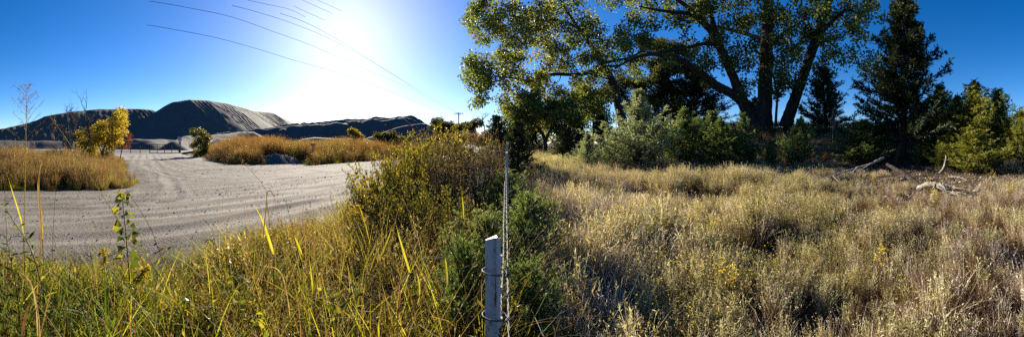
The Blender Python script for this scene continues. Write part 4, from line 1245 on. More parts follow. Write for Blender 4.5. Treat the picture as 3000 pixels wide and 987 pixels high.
midz = (px > 1850) & (px < 2500) & (rng.uniform(size=n) < .30)
idx = np.where(midz, rng.choice([3, 4, 4, 8], n), idx)
rb = .13 + .38 * sstep(2250, 2750, px) * sstep(14, 8, d) + .12 * (vnoise(x * .7, y * .7, 64) > .6)
idx = np.where(rng.uniform(size=n) < rb, rng.choice([9, 9, 10], n), idx)
sc = sc * (.55 + .75 * vnoise(x * 1.5 + 30, y * 1.5, 65))
scatter('dry_field_growth', 'dry tan and yellow-green weeds covering the whole field', field, np.stack([x, y, ground_h(x, y)], -1), sc, idx, rng, .16)

# litter over field and bank
lit = []
for k in range(3):
    g = G(); r2 = np.random.default_rng(70 + k); c = np.zeros((14, 3)); c[:, :2] = r2.normal(0, .16, (14, 2)); c[:, 2] = .015 + r2.uniform(0, .02, 14)
    dd = r2.normal(size=(14, 3)); dd[:, 2] *= .25
    leaves(g, c, dd, r2.uniform(.05, .12, 14), r2.uniform(.03, .08, 14), r2, r2.uniform(0, 1, 14), up=2.5); lit.append(g.mesh('litter', M['litter']))
x, y, d, px = polar_pts(rng, 5200, 1560, 3250, 3, 30, 1.6)
keep = ground_h(x, y) > -9
scatter('fallen_leaves', 'fallen dead leaves and chips lying over the field and bank', lit, np.stack([x, y, ground_h(x, y)], -1), rng.uniform(.7, 1.5, len(x)), rng.integers(0, 3, len(x)), rng, .1)

# ---- brush on the shaded bank under the big trees
brush = [weed(301, .9, 30, 300, .07, .035, 'olive', 'brown', 0, lowf=.15, spread=.8), weed(302, .7, 30, 160, .06, .02, 'brown', 'brown', 0, spread=.9), weed(303, .9, 34, 420, .05, .02, 'cedar_green', 'brown', 0, lowf=.1, spread=.7)]
x, y, d, px = polar_pts(rng, 3400, 1700, 3300, 18.5, 40, 1.2)
keep = (vnoise(x * .5, y * .5, 29) > .30) | (d > 25)
x, y, d = x[keep], y[keep], d[keep]
scatter('bank_brush', 'low olive and brown brush on the shaded bank under the trees', brush, np.stack([x, y, ground_h(x, y)], -1), rng.uniform(.5, 1.1, len(x)) * np.interp(d, [18, 24, 34], [.6, .9, .8]), rng.choice([0, 1, 1, 2], len(x)), rng, .15)

# ---- shaded grass of the path beyond the fence
x, y, d, px = polar_pts(rng, 2600, 1520, 1720, 14, 60, 1.2)
scatter('path_growth', 'olive and tan weeds along the shaded path', [field[0], field[3], field[4]], np.stack([x, y, ground_h(x, y)], -1), rng.uniform(.8, 1.6, len(x)), rng.integers(0, 3, len(x)), rng)

# ---- roadside verge at the camera
verge = [tuft(101, 60, .12, .42, .008, 'green', .3, .7, 4), tuft(102, 46, .12, .62, .009, 'yellow', .35, 1.0, 4, 30, (.03, .009)), tuft(103, 55, .14, .50, .007, 'brown', .4, .7, 3, 60),
         weed(104, .5, 18, 170, .055, .022, 'leafy', 'brown', 0, lowf=.15), weed(105, .6, 24, 260, .035, .008, 'leafy', 'brown', 0, lowf=.2), tuft(106, 34, .12, .75, .012, 'yellow', .4, 1.3, 5),
         weed(107, .6, 30, 200, .03, .007, 'brown', 'brown', 0), weed(108, .5, 20, 160, .06, .016, 'green', 'green', 0, lowf=.1), weed(109, .65, 20, 240, .05, .010, 'yellow', 'brown', 0, lowf=.3), tuft(110, 7, .12, .72, .016, 'blade_y', .35, .9, 6, tint=(.2, 1)), tuft(111, 6, .12, .6, .012, 'blade_b', .5, 1.4, 6, tint=(.1, 1))]
ex = [-400, 0, 150, 300, 450, 540, 620, 700, 800, 900, 980, 1030, 1100, 1250, 1420, 1500]
ey = [700, 705, 745, 765, 770, 755, 715, 668, 655, 640, 630, 590, 560, 560, 640, 700]
x, y, d, px = polar_pts(rng, 12500, -420, 1490, 1.05, 12, 1.1)
p = x * RNRM[0] + y * RNRM[1]; rs = road_sd(x, y)
keep = (p > -.2) & (p < 4.9) & (rs < .28) & (x - FD[0] / FD[1] * y < .05)
keep &= ~((rs > -.15) & (rng.uniform(size=len(x)) < .6))
x, y, d, px = x[keep], y[keep], d[keep], px[keep]
n = len(x)
zmax = np.clip(EYE - (np.interp(px, ex, ey) - HY) / F * d, .10, 1.0)
zn = vnoise(x * .9, y * .9, 81); u = rng.uniform(size=n)
idx = np.where(u < .20, 0, np.where(u < .44, 2, np.where(u < .54, 1, np.where(u < .66, 4, np.where(u < .80, 6, np.where(u < .87, 3, np.where(u < .95, 8, 5)))))))
idx = np.where((px < 820) & (zn > .25) & (u < .66), np.where(u < .30, 0, np.where(u < .46, 7, 3)), idx)
idx = np.where((px > 760) & (d < 3) & (zn > .6) & (u < .5), np.where(u < .25, 0, 4), idx)
idx = np.where((px > 600) & (px < 1100) & (zn < .55) & (u < .55), np.where(u < .15, 1, np.where(u < .48, 2, 5)), idx)
uu = rng.uniform(size=n); idx = np.where(uu < .13, 9, np.where(uu < .18, 10, idx))
hh = np.array([.40, .55, .46, .5, .58, .62, .58, .5, .62, .52, .45])
sc = np.minimum(zmax / hh[idx], 1.2) * rng.uniform(.5, 1.05, n) * (.55 + .6 * vnoise(x * 1.7, y * 1.7, 83))
keep = sc > .12
scatter('verge_growth', 'tangled green, golden and brown grass along the roadside verge', verge, np.stack([x, y, ground_h(x, y)], -1)[keep], sc[keep], idx[keep], rng, .2)

longp = [tuft(121, 12, .10, .95, .0115, 'blade_y', .25, 1.0, 7, tint=(.2, 1)), tuft(122, 12, .12, .9, .0075, 'yellow', .3, 1.3, 7), tuft(123, 14, .10, .85, .0105, 'green', .25, 1.0, 6, tint=(.4, 1)), tuft(124, 10, .12, .95, .006, 'blade_b', .4, 1.2, 7, tint=(.3, 1)), tuft(125, 12, .1, 1.0, .005, 'tan', .25, .6, 6, 60, (.02, .007))]
x, y, d, px = polar_pts(rng, 2000, -420, 1440, 1.3, 6.5, 1.1)
p = x * RNRM[0] + y * RNRM[1]; rs = road_sd(x, y)
keep = (p > 0) & (p < 4.6) & (rs < -.1) & (x - FD[0] / FD[1] * y < -.12) & (vnoise(x * 1.1, y * 1.1, 87) > .38)
x, y, d, px = x[keep], y[keep], d[keep], px[keep]; n = len(x)
zmax = np.clip(EYE - (np.interp(px, ex, ey) - 45 - HY) / F * d, .15, 1.0)
u = rng.uniform(size=n)
idx = np.where(px < 650, rng.choice([0, 2, 2, 2, 3, 2], n), rng.choice([0, 0, 1, 2, 3, 4], n))
scatter('long_verge_grass', 'long arching grass blades rising through the verge', longp, np.stack([x, y, ground_h(x, y)], -1), np.minimum(zmax / .66, 1.2) * rng.uniform(.55, 1.1, n), idx, rng, .2)

# ---- tall grass across the road
tallp = [tuft(201, 70, .22, 1.15, .011, 'tan', .16, .35, 4, 150, (.05, .012)), tuft(202, 70, .22, 1.25, .011, 'tan', .2, .5, 4, 130, (.05, .012)), tuft(203, 60, .2, .8, .014, 'yellow', .25, .6, 3, 40, (.05, .014)),
         tuft(204, 60, .2, .6, .014, 'green', .3, .7, 3), weed(205, 1.15, 26, 260, .06, .018, 'leafy', 'brown', 0, lowf=.2), tuft(206, 70, .22, 1.3, .013, 'orange_g', .16, .35, 4, 170, (.06, .016)),
         weed(207, 1.3, 34, 380, .05, .016, 'orange_g', 'brown', 0, lowf=.25, spread=.4), weed(208, 1.2, 30, 320, .06, .018, 'brown', 'brown', 0)]
x, y, d, px = polar_pts(rng, 9000, -330, 405, 10.4, 34, 1.2)
rs = road_sd(x, y)
keep = (rs < -.1) & (x * RNRM[0] + y * RNRM[1] > 9)
x, y, d, px, rs = x[keep], y[keep], d[keep], px[keep], rs[keep]
n = len(x); u = rng.uniform(size=n)
idx = np.where(u < .27, 0, np.where(u < .54, 1, np.where(u < .64, 2, np.where(u < .80, 4, np.where(u < .92, 7, 6)))))
edge = rs > -1.1
idx = np.where(edge & (u < .85), rng.choice([2, 3, 3, 0], n), idx)
ztop = EYE + d * (HY - (447 + 16 * (vnoise(px * .02, px * 0, 5) - .5) * 2)) / F
sc = np.clip(np.maximum(ztop, .9) / 1.12, .5, 1.5) * rng.uniform(.5, 1.15, n) * (.75 + .45 * vnoise(x * .6, y * .6, 27)) * np.interp(rs, [-3.2, -1.1, -.1], [1, .7, .32])
scatter('tall_roadside_grass', 'tall tan grass between the road and the pale sand ridges', tallp, np.stack([x, y, ground_h(x, y)], -1), sc, idx, rng, .1)

x, y, d, px = polar_pts(rng, 11500, 528, 1420, 22, 62, .9)
rs = road_sd(x, y)
gh = np.hypot(x - at(838, HY, 26.5)[0], y - at(838, HY, 26.5)[1])
keep = (rs < -.15) & (x * RNRM[0] + y * RNRM[1] > 9.5) & ((gh > 2.3) | (d > 27.5)) & ~((px < 560) & (d > 44)) & ~((np.abs(px - 838) < 62) & (d < 27.5))
x, y, d, px, rs = x[keep], y[keep], d[keep], px[keep], rs[keep]
n = len(x); u = rng.uniform(size=n)
top = np.interp(px, [530, 560, 600, 640, 690, 740, 800, 860, 920, 980, 1060, 1130, 1200, 1300, 1420], [436, 440, 436, 414, 402, 406, 404, 410, 410, 404, 408, 416, 420, 418, 412]) + 10 * (vnoise(px * .05, d * .2, 6) - .5)
ztop = EYE + d * (HY - top) / F
ng_ = vnoise(px * .02, d * .1, 7)
idx = np.where(u < .40, 5, np.where(u < .68, 6, np.where(u < .80, 7, np.where(u < .9, 4, 0))))
idx = np.where((ng_ > .52) & (u < .7), rng.choice([2, 4, 0, 3], n), idx)
edge = rs > -1.3
idx = np.where(edge & (u < .6), rng.choice([2, 3, 7], n), idx)
sc = np.clip(ztop / 1.25, .35, 2.2) * rng.uniform(.45, 1.12, n) * np.interp(rs, [-4, -1.3, -.1], [1, .6, .3])
scatter('orange_roadside_grass', 'tall rusty orange grass and weeds across the road', tallp, np.stack([x, y, ground_h(x, y)], -1), sc, idx, rng, .1)

# ---- loose stones on the road
peb = []
for k in range(4):
    r2 = np.random.default_rng(300 + k); t_ = (1 + 5 ** .5) / 2
    v = np.array([(-1, t_, 0), (1, t_, 0), (-1, -t_, 0), (1, -t_, 0), (0, -1, t_), (0, 1, t_), (0, -1, -t_), (0, 1, -t_), (t_, 0, -1), (t_, 0, 1), (-t_, 0, -1), (-t_, 0, 1)])
    v = unit(v) * r2.uniform(.6, 1.2, (12, 1)) * np.array([1, .8, .6])
    f = [(0, 11, 5), (0, 5, 1), (0, 1, 7), (0, 7, 10), (0, 10, 11), (1, 5, 9), (5, 11, 4), (11, 10, 2), (10, 7, 6), (7, 1, 8), (3, 9, 4), (3, 4, 2), (3, 2, 6), (3, 6, 8), (3, 8, 9), (4, 9, 5), (2, 4, 11), (6, 2, 10), (8, 6, 7), (9, 8, 1)]
    g = G(); g.add(v, t=f); peb.append(g.mesh('pebble', M['pebble']))
x, y, d, px = polar_pts(rng, 90000, -300, 1300, 3.9, 26, .9)
rs = road_sd(x, y); keep = rs > -.05
p = x * RNRM[0] + y * RNRM[1]
keep &= rng.uniform(size=len(x)) < .25 + .75 * vnoise(p * 1.6, (x * RDIR[0] + y * RDIR[1]) * .12, 19) ** 1.5
x, y, d = x[keep], y[keep], d[keep]
scatter('loose_gravel', 'loose stones strewn over the gravel road', peb, np.stack([x, y, road_z(x, y) + .004], -1), rng.gamma(1.1, .0036, len(x)) * (1 + d * .02) + .003, rng.integers(0, 4, len(x)), rng, .5)


# ------------------------------------------------------------------ thicket of roadside bushes along the fence
def bush_meshes(seed, H, R, nst, ntw, nlf, LL, WW, mleaf, mst, low=.15, tint=(.0, 1.), twl=.22):
    rng = np.random.default_rng(seed)
    g = G(); s = G()
    a = rng.uniform(0, 6.28, nst); ln = np.abs(rng.normal(0, .35, nst))
    base = np.stack([np.cos(a) * R * .25 * rng.uniform(0, 1, nst), np.sin(a) * R * .25 * rng.uniform(0, 1, nst), np.full(nst, -.05)], -1)
    L = H * rng.uniform(.6, 1.05, nst) / np.cos(ln * .8)
    t = np.linspace(0, 1, 6); th = ln[:, None] + rng.normal(.15, .2, (nst, 1)) * t[None, 1:] * 2
    st = (L / 5)[:, None]
    h = np.concatenate([np.zeros((nst, 1)), np.cumsum(np.sin(th) * st, 1)], 1); z = np.concatenate([np.zeros((nst, 1)), np.cumsum(np.cos(th) * st, 1)], 1)
    c = base[:, None] + np.stack([h * np.cos(a)[:, None], h * np.sin(a)[:, None], z], -1)
    c += rng.normal(0, .02 * H, c.shape) * t[None, :, None]
    for k in range(5):
        segs(s, c[:, k], c[:, k + 1], .008 * (1.15 - k * .2) * H / 1.5, .008 * (.95 - k * .2) * H / 1.5, 4)
    k = rng.integers(0, nst, ntw); u = rng.uniform(low, 1, ntw) * 5; i = np.minimum(u.astype(int), 4)
    p0 = c[k, i] + (c[k, i + 1] - c[k, i]) * (u - i)[:, None]
    dr = unit(unit(c[k, i + 1] - c[k, i]) * .5 + unit(rng.normal(size=(ntw, 3))) + np.array([0, 0, .2]))
    tl = twl * rng.uniform(.5, 1.4, ntw)[:, None] * (1.2 - .5 * u / 5)[:, None]
    p1 = p0 + dr * tl
    segs(s, p0, p1, .0032, .0015, 3)
    k2 = rng.integers(0, ntw, nlf); f = rng.uniform(.15, 1.05, (nlf, 1))
    P = p0[k2] + (p1 - p0)[k2] * f
    clump = rng.uniform(-.25, .25, ntw)[k2]
    leaves(g, P, dr[k2] * .5 + unit(rng.normal(size=(nlf, 3))), LL * rng.uniform(.5, 1.3, nlf), WW * rng.uniform(.6, 1.3, nlf), rng, np.clip(rng.uniform(*tint, nlf) * .75 + clump + .1, 0, 1))
    rad = np.percentile(np.hypot(P[:, 0], P[:, 1]), 95); top = np.percentile(P[:, 2], 95)
    return s.mesh('stems', M[mst]), g.mesh('foliage', M[mleaf]), rad, top


bm = {'gold': bush_meshes(1, 1.5, .8, 34, 620, 8500, .044, .028, 'leafy', 'twig', tint=(.45, 1.25)),
      'brown': bush_meshes(2, 1.5, .8, 70, 1500, 11000, .024, .011, 'tan', 'twig', twl=.28, tint=(.0, 1.)),
      'olive': bush_meshes(3, 1.2, .8, 40, 600, 6000, .036, .015, 'leafy', 'twig', tint=(.15, 1.0)),
      'weedy': bush_meshes(4, 1.2, .7, 46, 700, 5200, .034, .009, 'dry_y', 'brown', tint=(0, .8))}
TG = 'bushes of the roadside thicket'
for label, kind, px, d, top, w in [
        ('golden-leaved bush at the road end of the thicket', 'gold', 1070, 5.2, 535, 150),
        ('golden-leaved bush with high shoots above the road edge', 'gold', 1130, 5.6, 478, 170),
        ('yellow-leaved bush in the middle of the thicket', 'gold', 1195, 6.4, 446, 170),
        ('yellow-leaved bush below the utility pole', 'gold', 1275, 7.6, 424, 170),
        ('tall leafy bush under the big-leaved yellow sapling', 'gold', 1345, 8.2, 410, 160),
        ('brown fine-twigged bush in front of the spiky dark cedar', 'brown', 1405, 6.6, 424, 190),
        ('brown fine-twigged bush in the heart of the thicket', 'brown', 1310, 6.0, 448, 190),
        ('brown twiggy bush tight against the fence wire', 'brown', 1445, 8.0, 438, 110),
        ('dull brown bush behind the yellow ones', 'brown', 1240, 9.5, 418, 220),
        ('brown bush thinning out along the far road edge', 'brown', 1165, 11, 436, 170),
        ('low olive bush at the thicket foot near the gravel', 'olive', 1020, 4.3, 655, 150),
        ('low olive bush beneath the golden shoots', 'olive', 1110, 4.2, 600, 210),
        ('olive bush halfway along the thicket foot', 'olive', 1215, 4.3, 560, 230),
        ('olive bush on the road side of the low cedar', 'olive', 1315, 4.1, 578, 220),
        ('weedy tan bush just left of the white post', 'weedy', 1360, 3.1, 660, 170),
        ('weedy tan bush low in front of the olive ones', 'weedy', 1180, 3.2, 690, 220),
        ('weedy dry bush mixed into the verge grass', 'weedy', 1060, 3.2, 730, 180),
        ('dark weedy clump in the fence shadow', 'weedy', 1560, 4.6, 590, 130),
        ('dark weedy clump further down in the fence shadow', 'brown', 1550, 6.5, 520, 120)]:
    st, fo, rad, tp_ = bm[kind]
    b = flat(px, d); zt = EYE + d * (HY - top) / F
    o = thing('roadside_bush', label, 'bush', b, TG, RNG.uniform(0, 6.28), (w * .52 * d / F / rad,) * 2 + ((zt - b[2]) / tp_,))
    x = link('stems', st, o); x['kind'] = 'stuff'; x = link('foliage', fo, o); x['kind'] = 'stuff'


# ------------------------------------------------------------------ single foreground plants
def big_leaves(g, c, d, L, W, rng, tint, prof=(0.05, .8, 1, .72, .36, .03), fold=.18, curl=.35, up=.6, m=0):
    c = np.asarray(c, float); N = len(c); d = unit(np.asarray(d, float))
    r = rng.normal(size=(N, 3)) * .7; r[:, 2] += up
    s = unit(np.cross(d, r)); nn = np.cross(s, d)
    L = np.broadcast_to(L, (N,)); W = np.broadcast_to(W, (N,))
    K = len(prof); ts = np.linspace(0, 1, K)
    rows = []
    for t, w in zip(ts, prof):
        mid = c + d * (L * t)[:, None] - nn * (L * curl * t * t)[:, None]
        ww = (W * w / 2)[:, None]
        rows.append(np.stack([mid - s * ww + nn * ww * fold * 2, mid, mid + s * ww + nn * ww * fold * 2], 1))
    v = np.stack(rows, 1)
    b = np.arange(N)[:, None] * K * 3; q = []
    for k in range(K - 1):
        for e in range(2):
            q.append(b + np.array([[k * 3 + e, k * 3 + e + 1, k * 3 + e + 4, k * 3 + e + 3]]))
    g.add(v, q=np.concatenate(q), tint=np.repeat(np.broadcast_to(tint, (N,)), K * 3), m=m)


def ribbon(g, P, w, tint, twist=0.0, m=0, prof=None):
    """long folded grass blade along a polyline"""
    P = spline(P, 6); n = len(P); t = np.linspace(0, 1, n)
    tan = unit(np.gradient(P, axis=0))
    vw = unit(P - np.array([0, 0, EYE]))
    s = unit(np.cross(tan, vw)); nn = unit(np.cross(s, tan))
    an = twist + .5 * np.sin(t * 2.5 + twist * 3)
    s2 = s * np.cos(an)[:, None] + nn * np.sin(an)[:, None]; n2 = nn * np.cos(an)[:, None] - s * np.sin(an)[:, None]
    ww = (w / 2 * (np.clip(np.sin(np.clip(t * 1.0 + .12, 0, 1) ** .8 * math.pi), .05, 1) if prof is None else np.interp(t, np.linspace(0, 1, len(prof)), prof)))[:, None]
    v = np.stack([P - s2 * ww + n2 * ww * .35, P, P + s2 * ww + n2 * ww * .35], 1)
    i = np.arange(n - 1)[:, None] * 3
    q = np.concatenate([np.stack([i + e, i + e + 1, i + e + 4, i + e + 3], -1).reshape(-1, 4) for e in (0, 1)])
    rt = np.random.default_rng(int(abs(P[0, 0] * 9999)))
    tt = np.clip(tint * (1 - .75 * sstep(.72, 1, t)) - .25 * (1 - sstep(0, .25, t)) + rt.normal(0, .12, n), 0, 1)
    g.add(v, q=q, tint=np.repeat(tt, 3), m=m)


BGp = 'broad grass blades standing out of the verge'


def grass_blade(label, pts, d, wpx, mk, tint, twist=0.3, stem_to=None, d1=None):
    W = L_(pts, d, d1)
    foot = W[0].copy(); foot[2] = 0
    o = thing('grass_blade', label, 'grass', foot, BGp)
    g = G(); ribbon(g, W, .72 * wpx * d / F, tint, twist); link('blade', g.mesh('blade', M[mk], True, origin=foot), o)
    if W[0][2] > .05:
        g = G(); P = spline([foot, foot * .6 + W[0] * .4 + np.array([.01, .01, 0]), W[0]], 4); tube(g, P, np.linspace(.0035, .0022, len(P)), 5)
        link('stem', g.mesh('stem', M['yellow'], True, origin=foot), o)
    return o


for a_ in [
        ('broad bright yellow blade rising over the gravel', [(800, 745), (790, 712), (767, 642), (736, 587)], 2.1, 15, 'blade_y', .75),
        ('yellow blade standing upright before the brown thicket', [(1357, 640), (1356, 605), (1353, 560)], 2.3, 9, 'blade_y', .8),
        ('tall yellow-green blade before the low cedar', [(1200, 800), (1188, 762), (1172, 705), (1158, 648)], 2.0, 13, 'blade_y', .85),
        ('short vivid yellow blade at the frame bottom', [(1109, 990), (1108, 962), (1110, 935)], 1.5, 10, 'blade_y', .95),
        ('yellow blade near the white post top', [(1310, 835), (1308, 800), (1305, 765), (1303, 750)], 1.9, 11, 'blade_y', .6),
        ('slim yellow blade left of the curled brown one', [(916, 860), (912, 810), (906, 753)], 1.9, 8, 'blade_y', .7),
        ('yellow blade on a leaning stem before the gravel', [(884, 745), (872, 715), (858, 680)], 2.0, 10, 'blade_y', .7),
        ('brown withered blade folded over near the frame bottom', [(1163, 940), (1170, 868), (1166, 846), (1141, 841)], 1.7, 13, 'blade_b', .25),
        ('arching tan blade bending left over the verge', [(849, 935), (844, 887), (825, 805), (786, 781), (700, 789)], 1.9, 6, 'blade_b', .75),
        ('high arching tan blade crossing the golden grass', [(740, 860), (757, 815), (786, 767), (815, 757), (858, 772), (900, 800)], 2.0, 6, 'blade_b', .8),
        ('dark brown stem leaning toward the white post', [(1190, 945), (1199, 925), (1240, 842), (1283, 757)], 1.8, 7, 'blade_b', .1),
        ('tall curled brown blade beside the seed stalk', [(103, 960), (112, 800), (120, 680), (113, 560), (116, 500), (128, 466), (139, 474), (144, 500)], 1.9, 10, 'blade_b', .35),
        ('green-yellow blade next to the curled brown one', [(125, 700), (117, 620), (112, 560), (108, 520)], 1.95, 13, 'blade_y', .4),
        ('slim yellow blade at the far edge of the verge', [(70, 690), (62, 648), (45, 590), (31, 545), (18, 500)], 2.0, 8, 'blade_y', .7),
        ('pale arched blade low beside the leafy weed', [(110, 985), (105, 900), (90, 830), (62, 800), (40, 797)], 1.7, 9, 'blade_b', .8),
        ('dark brown hanging leaf low beside the leafy weed', [(62, 985), (70, 940), (82, 900), (92, 880)], 1.6, 20, 'blade_b', .05),
        ('tan blade on a tilted stem in front of the big-leaved sapling', [(455, 850), (462, 838), (478, 815), (492, 800)], 2.0, 10, 'blade_b', .9),
        ('folded tan blade with yellow tip in the middle verge', [(860, 955), (878, 935), (905, 940), (935, 966)], 1.6, 10, 'blade_y', .6),
        ('curled dark blade hanging from a thin stalk over the gravel', [(770, 700), (778, 620), (783, 565), (795, 562), (806, 590), (811, 627)], 2.1, 6, 'blade_b', .2),
        ('yellow blade leaning right below the thicket', [(1110, 760), (1125, 725), (1140, 690), (1150, 660)], 2.2, 9, 'blade_y', .65),
        ('golden blade rising at the thicket foot', [(1080, 700), (1070, 660), (1058, 620), (1045, 590)], 2.6, 8, 'blade_y', .3),
        ('yellow blade pair member close to the low leafy plant', [(1220, 900), (1228, 860), (1225, 815), (1215, 790)], 1.8, 9, 'blade_y', .7),
        ('withered blade drooping under the dark leaning stem', [(1150, 860), (1175, 825), (1200, 800), (1235, 790)], 1.9, 8, 'blade_b', .8)]:
    grass_blade(*a_)

rng = np.random.default_rng(31)
SG = 'thin seed stalks rising from the verge'


def seed_stalk(label, pts, d, r, heads, tint, panicle=None, d1=None):
    W = L_(pts, d, d1); foot = W[0].copy(); foot[2] = min(0, foot[2])
    o = thing('seed_stalk', label, 'grass', foot, SG)
    P = spline([foot] + W if W[0][2] > .05 else W, 7)
    g = G(); tube(g, P, np.linspace(r, r * .35, len(P)), 5, tint=tint); link('stem', g.mesh('stem', M['yellow'], True, origin=foot), o)
    if panicle:
        f0, n, L = panicle
        g = G()
        for k in range(n):
            u = f0 + (1 - f0) * (k + .5) / n; i = int(u * (len(P) - 1)); p = P[i]
            a = k * 2.4 + rng.normal(0, .3); ln = L * (1 - .75 * (u - f0) / (1 - f0)) * rng.uniform(.7, 1.2)
            dr = np.array([math.cos(a) * .75, math.sin(a) * .75, .75])
            Q = np.array([p, p + dr * ln * .5, p + dr * ln + np.array([0, 0, -.1 * ln])])
            segs(g, Q[:-1], Q[1:], .0011, .0008, 3, tint=.8)
            m = heads
            t = rng.uniform(.25, 1, m)[:, None]; pp = Q[0] + (Q[2] - Q[0]) * t
            ends = pp + rng.normal(0, .012, (m, 3)) * L * 5
            segs(g, pp, ends, .0006, .0005, 3, tint=.8)
            leaves(g, ends, rng.normal(size=(m, 3)) + np.array([0, 0, .4]), .011, .0042, rng, rng.uniform(.1, 1, m))
        x = link('seed_head', g.mesh('seed_head', M['blade_b'], origin=foot), o); x['kind'] = 'stuff'
    return o


seed_stalk('tallest airy seed stalk reaching into the blue sky', [(60, 990), (70, 700), (75, 450), (77, 330), (76, 250)], 2.1, .0042, 8, .8, (.62, 26, .24))
seed_stalk('long leaning seed stalk crossing in front of the octagonal sign', [(462, 960), (428, 792), (361, 668), (286, 550), (210, 430), (150, 345)], 2.0, .0036, 5, .7, (.72, 14, .10))
seed_stalk('slanted stalk beside the big-leaved sapling', [(567, 860), (485, 777), (438, 663), (368, 550), (347, 505)], 2.2, .0030, 4, .7, (.85, 8, .05))
seed_stalk('bent stalk over the middle of the gravel', [(800, 800), (783, 600), (772, 545), (700, 462)], 2.3, .0024, 3, .6, (.9, 5, .04))
seed_stalk('fine stalk with reddish seeds left of the curled blade', [(20, 990), (22, 800), (14, 560), (8, 480)], 2.4, .003, 5, .4, (.7, 12, .10))
seed_stalk('second airy stalk between octagonal sign and curled blade', [(150, 980), (155, 700), (165, 480), (150, 330)], 3.0, .003, 6, .6, (.75, 14, .14))
seed_stalk('thin stalk leaning over the gravel beside the yellow blade', [(920, 868), (882, 772), (839, 594)], 2.0, .003, 2, .3, (.9, 4, .03))
seed_stalk('dark thin stalk by the golden plume', [(1075, 800), (1068, 640), (1055, 500)], 3.0, .0028, 3, .3, (.85, 6, .05))
seed_stalk('pale thin stalk rising before the thicket', [(1000, 780), (985, 660), (965, 560)], 2.8, .0026, 3, .8, (.8, 6, .05))
seed_stalk('upright brown stalk before the low cedar', [(1260, 820), (1258, 700), (1256, 600)], 2.4, .003, 4, .2, (.8, 8, .03))
seed_stalk('wispy stalk at the left of the bright low blade', [(600, 900), (585, 780), (555, 690)], 2.6, .0024, 4, .7, (.75, 8, .05))

# leafy weed at the edge
def leafy_weed(name, label, pts, d, n, L, W, mk, prof, r=.004, tint=(.1, .6), f0=.1, cat='weed', group=None, spray=0, seed=0):
    rg = np.random.default_rng(seed)
    Wd = L_(pts, d); foot = Wd[0].copy(); foot[2] = min(0, foot[2])
    o = thing(name, label, cat, foot, group)
    P = spline([foot] + Wd if Wd[0][2] > .05 else Wd, 8)
    g = G(); tube(g, P, np.linspace(r, r * .4, len(P)), 6, tint=.3); link('stem', g.mesh('stem', M['brown'], True, origin=foot), o)
    u = np.linspace(f0, 1, n); f = u * (len(P) - 1); i = np.minimum(f.astype(int), len(P) - 2)
    p = P[i] + (P[i + 1] - P[i]) * (f - i)[:, None]; tan = unit(P[i + 1] - P[i])
    a = np.arange(n) * 2.4 + rg.normal(0, .3, n)
    dr = np.stack([np.cos(a), np.sin(a), rg.uniform(-.1, .5, n)], -1) + tan * .4
    sz = (.6 + .4 * np.sin(np.clip(u * 1.1, 0, 1) * math.pi)) * rg.uniform(.75, 1.15, n)
    tn = rg.uniform(*tint, n)
    me_ = []
    for k in range(n):
        g = G(); q = p[k] + unit(dr[k:k + 1])[0] * (r + L * spray * sz[k])
        if spray: segs(g, p[k:k + 1], q[None], .0014, .001, 3)
        big_leaves(g, q[None], dr[k:k + 1] + np.array([[0, 0, -spray]]), L * sz[k:k + 1], W * sz[k:k + 1], rg, tn[k], prof)
        link('leaf', g.mesh('leaf', M[mk], True, origin=foot), o)
    return o


lan = (.1, .55, 1, .85, .45, .04)
leafy_weed('leafy_weed', 'leaning green weed with narrow pointed leaves at the verge edge', [(140, 960), (120, 830), (85, 720), (40, 650), (8, 595)], 1.9, 46, .085, .020, 'green', lan, tint=(.3, .9), seed=1)
leafy_weed('leafy_weed', 'upright narrow-leaved weed next to the leaning one', [(60, 985), (48, 850), (30, 760), (20, 700)], 2.0, 26, .08, .018, 'green', lan, tint=(.2, .7), seed=2)
oval = (.08, .75, 1, .85, .5, .04)
LGp = 'low leafy plants in the verge'
for k, (lab, pts, d) in enumerate([
        ('bright lime leafy plant low in the middle verge', [(985, 940), (980, 900), (968, 870), (950, 850)], 1.75),
        ('lime leafy plant left of the arching tan blades', [(700, 930), (690, 880), (675, 850), (655, 825)], 1.8),
        ('round-leaved yellow-green plant near the frame bottom', [(760, 985), (750, 950), (740, 920)], 1.6),
        ('leafy sprig just above the bright lime plant', [(1040, 900), (1046, 860), (1048, 835)], 1.9)]):
    leafy_weed('leafy_plant', lab, pts, d, 13, .055, .036, 'bigleaf', oval, r=.0025, tint=(.3, 1.), spray=.35, group=LGp, cat='plant', seed=10 + k)
delt = (.35, 1, .95, .62, .28, .02)
leafy_weed('cottonwood_sapling', 'knee-high sapling with large yellow-green leaves before the gravel', [(380, 830), (375, 760), (368, 680), (360, 600), (362, 572)], 2.6, 50, .07, .074, 'bigleaf', delt, r=.006, tint=(.0, .85), f0=.35, spray=.75, cat='sapling', seed=21)
leafy_weed('cottonwood_sapling', 'tall sapling with big yellow leaves topping the thicket', [(1345, 560), (1352, 470), (1358, 420), (1362, 375)], 7.0, 30, .085, .085, 'bigleaf', delt, r=.010, tint=(.5, 1.), f0=.45, spray=.6, cat='sapling', seed=22)
leafy_weed('cottonwood_sapling', 'low yellow-leaved sapling shoot at the thicket road edge', [(1010, 640), (1020, 600), (1030, 560), (1035, 530)], 4.6, 18, .07, .055, 'bigleaf', delt, r=.006, tint=(.3, .9), f0=.3, spray=.6, cat='sapling', seed=23)


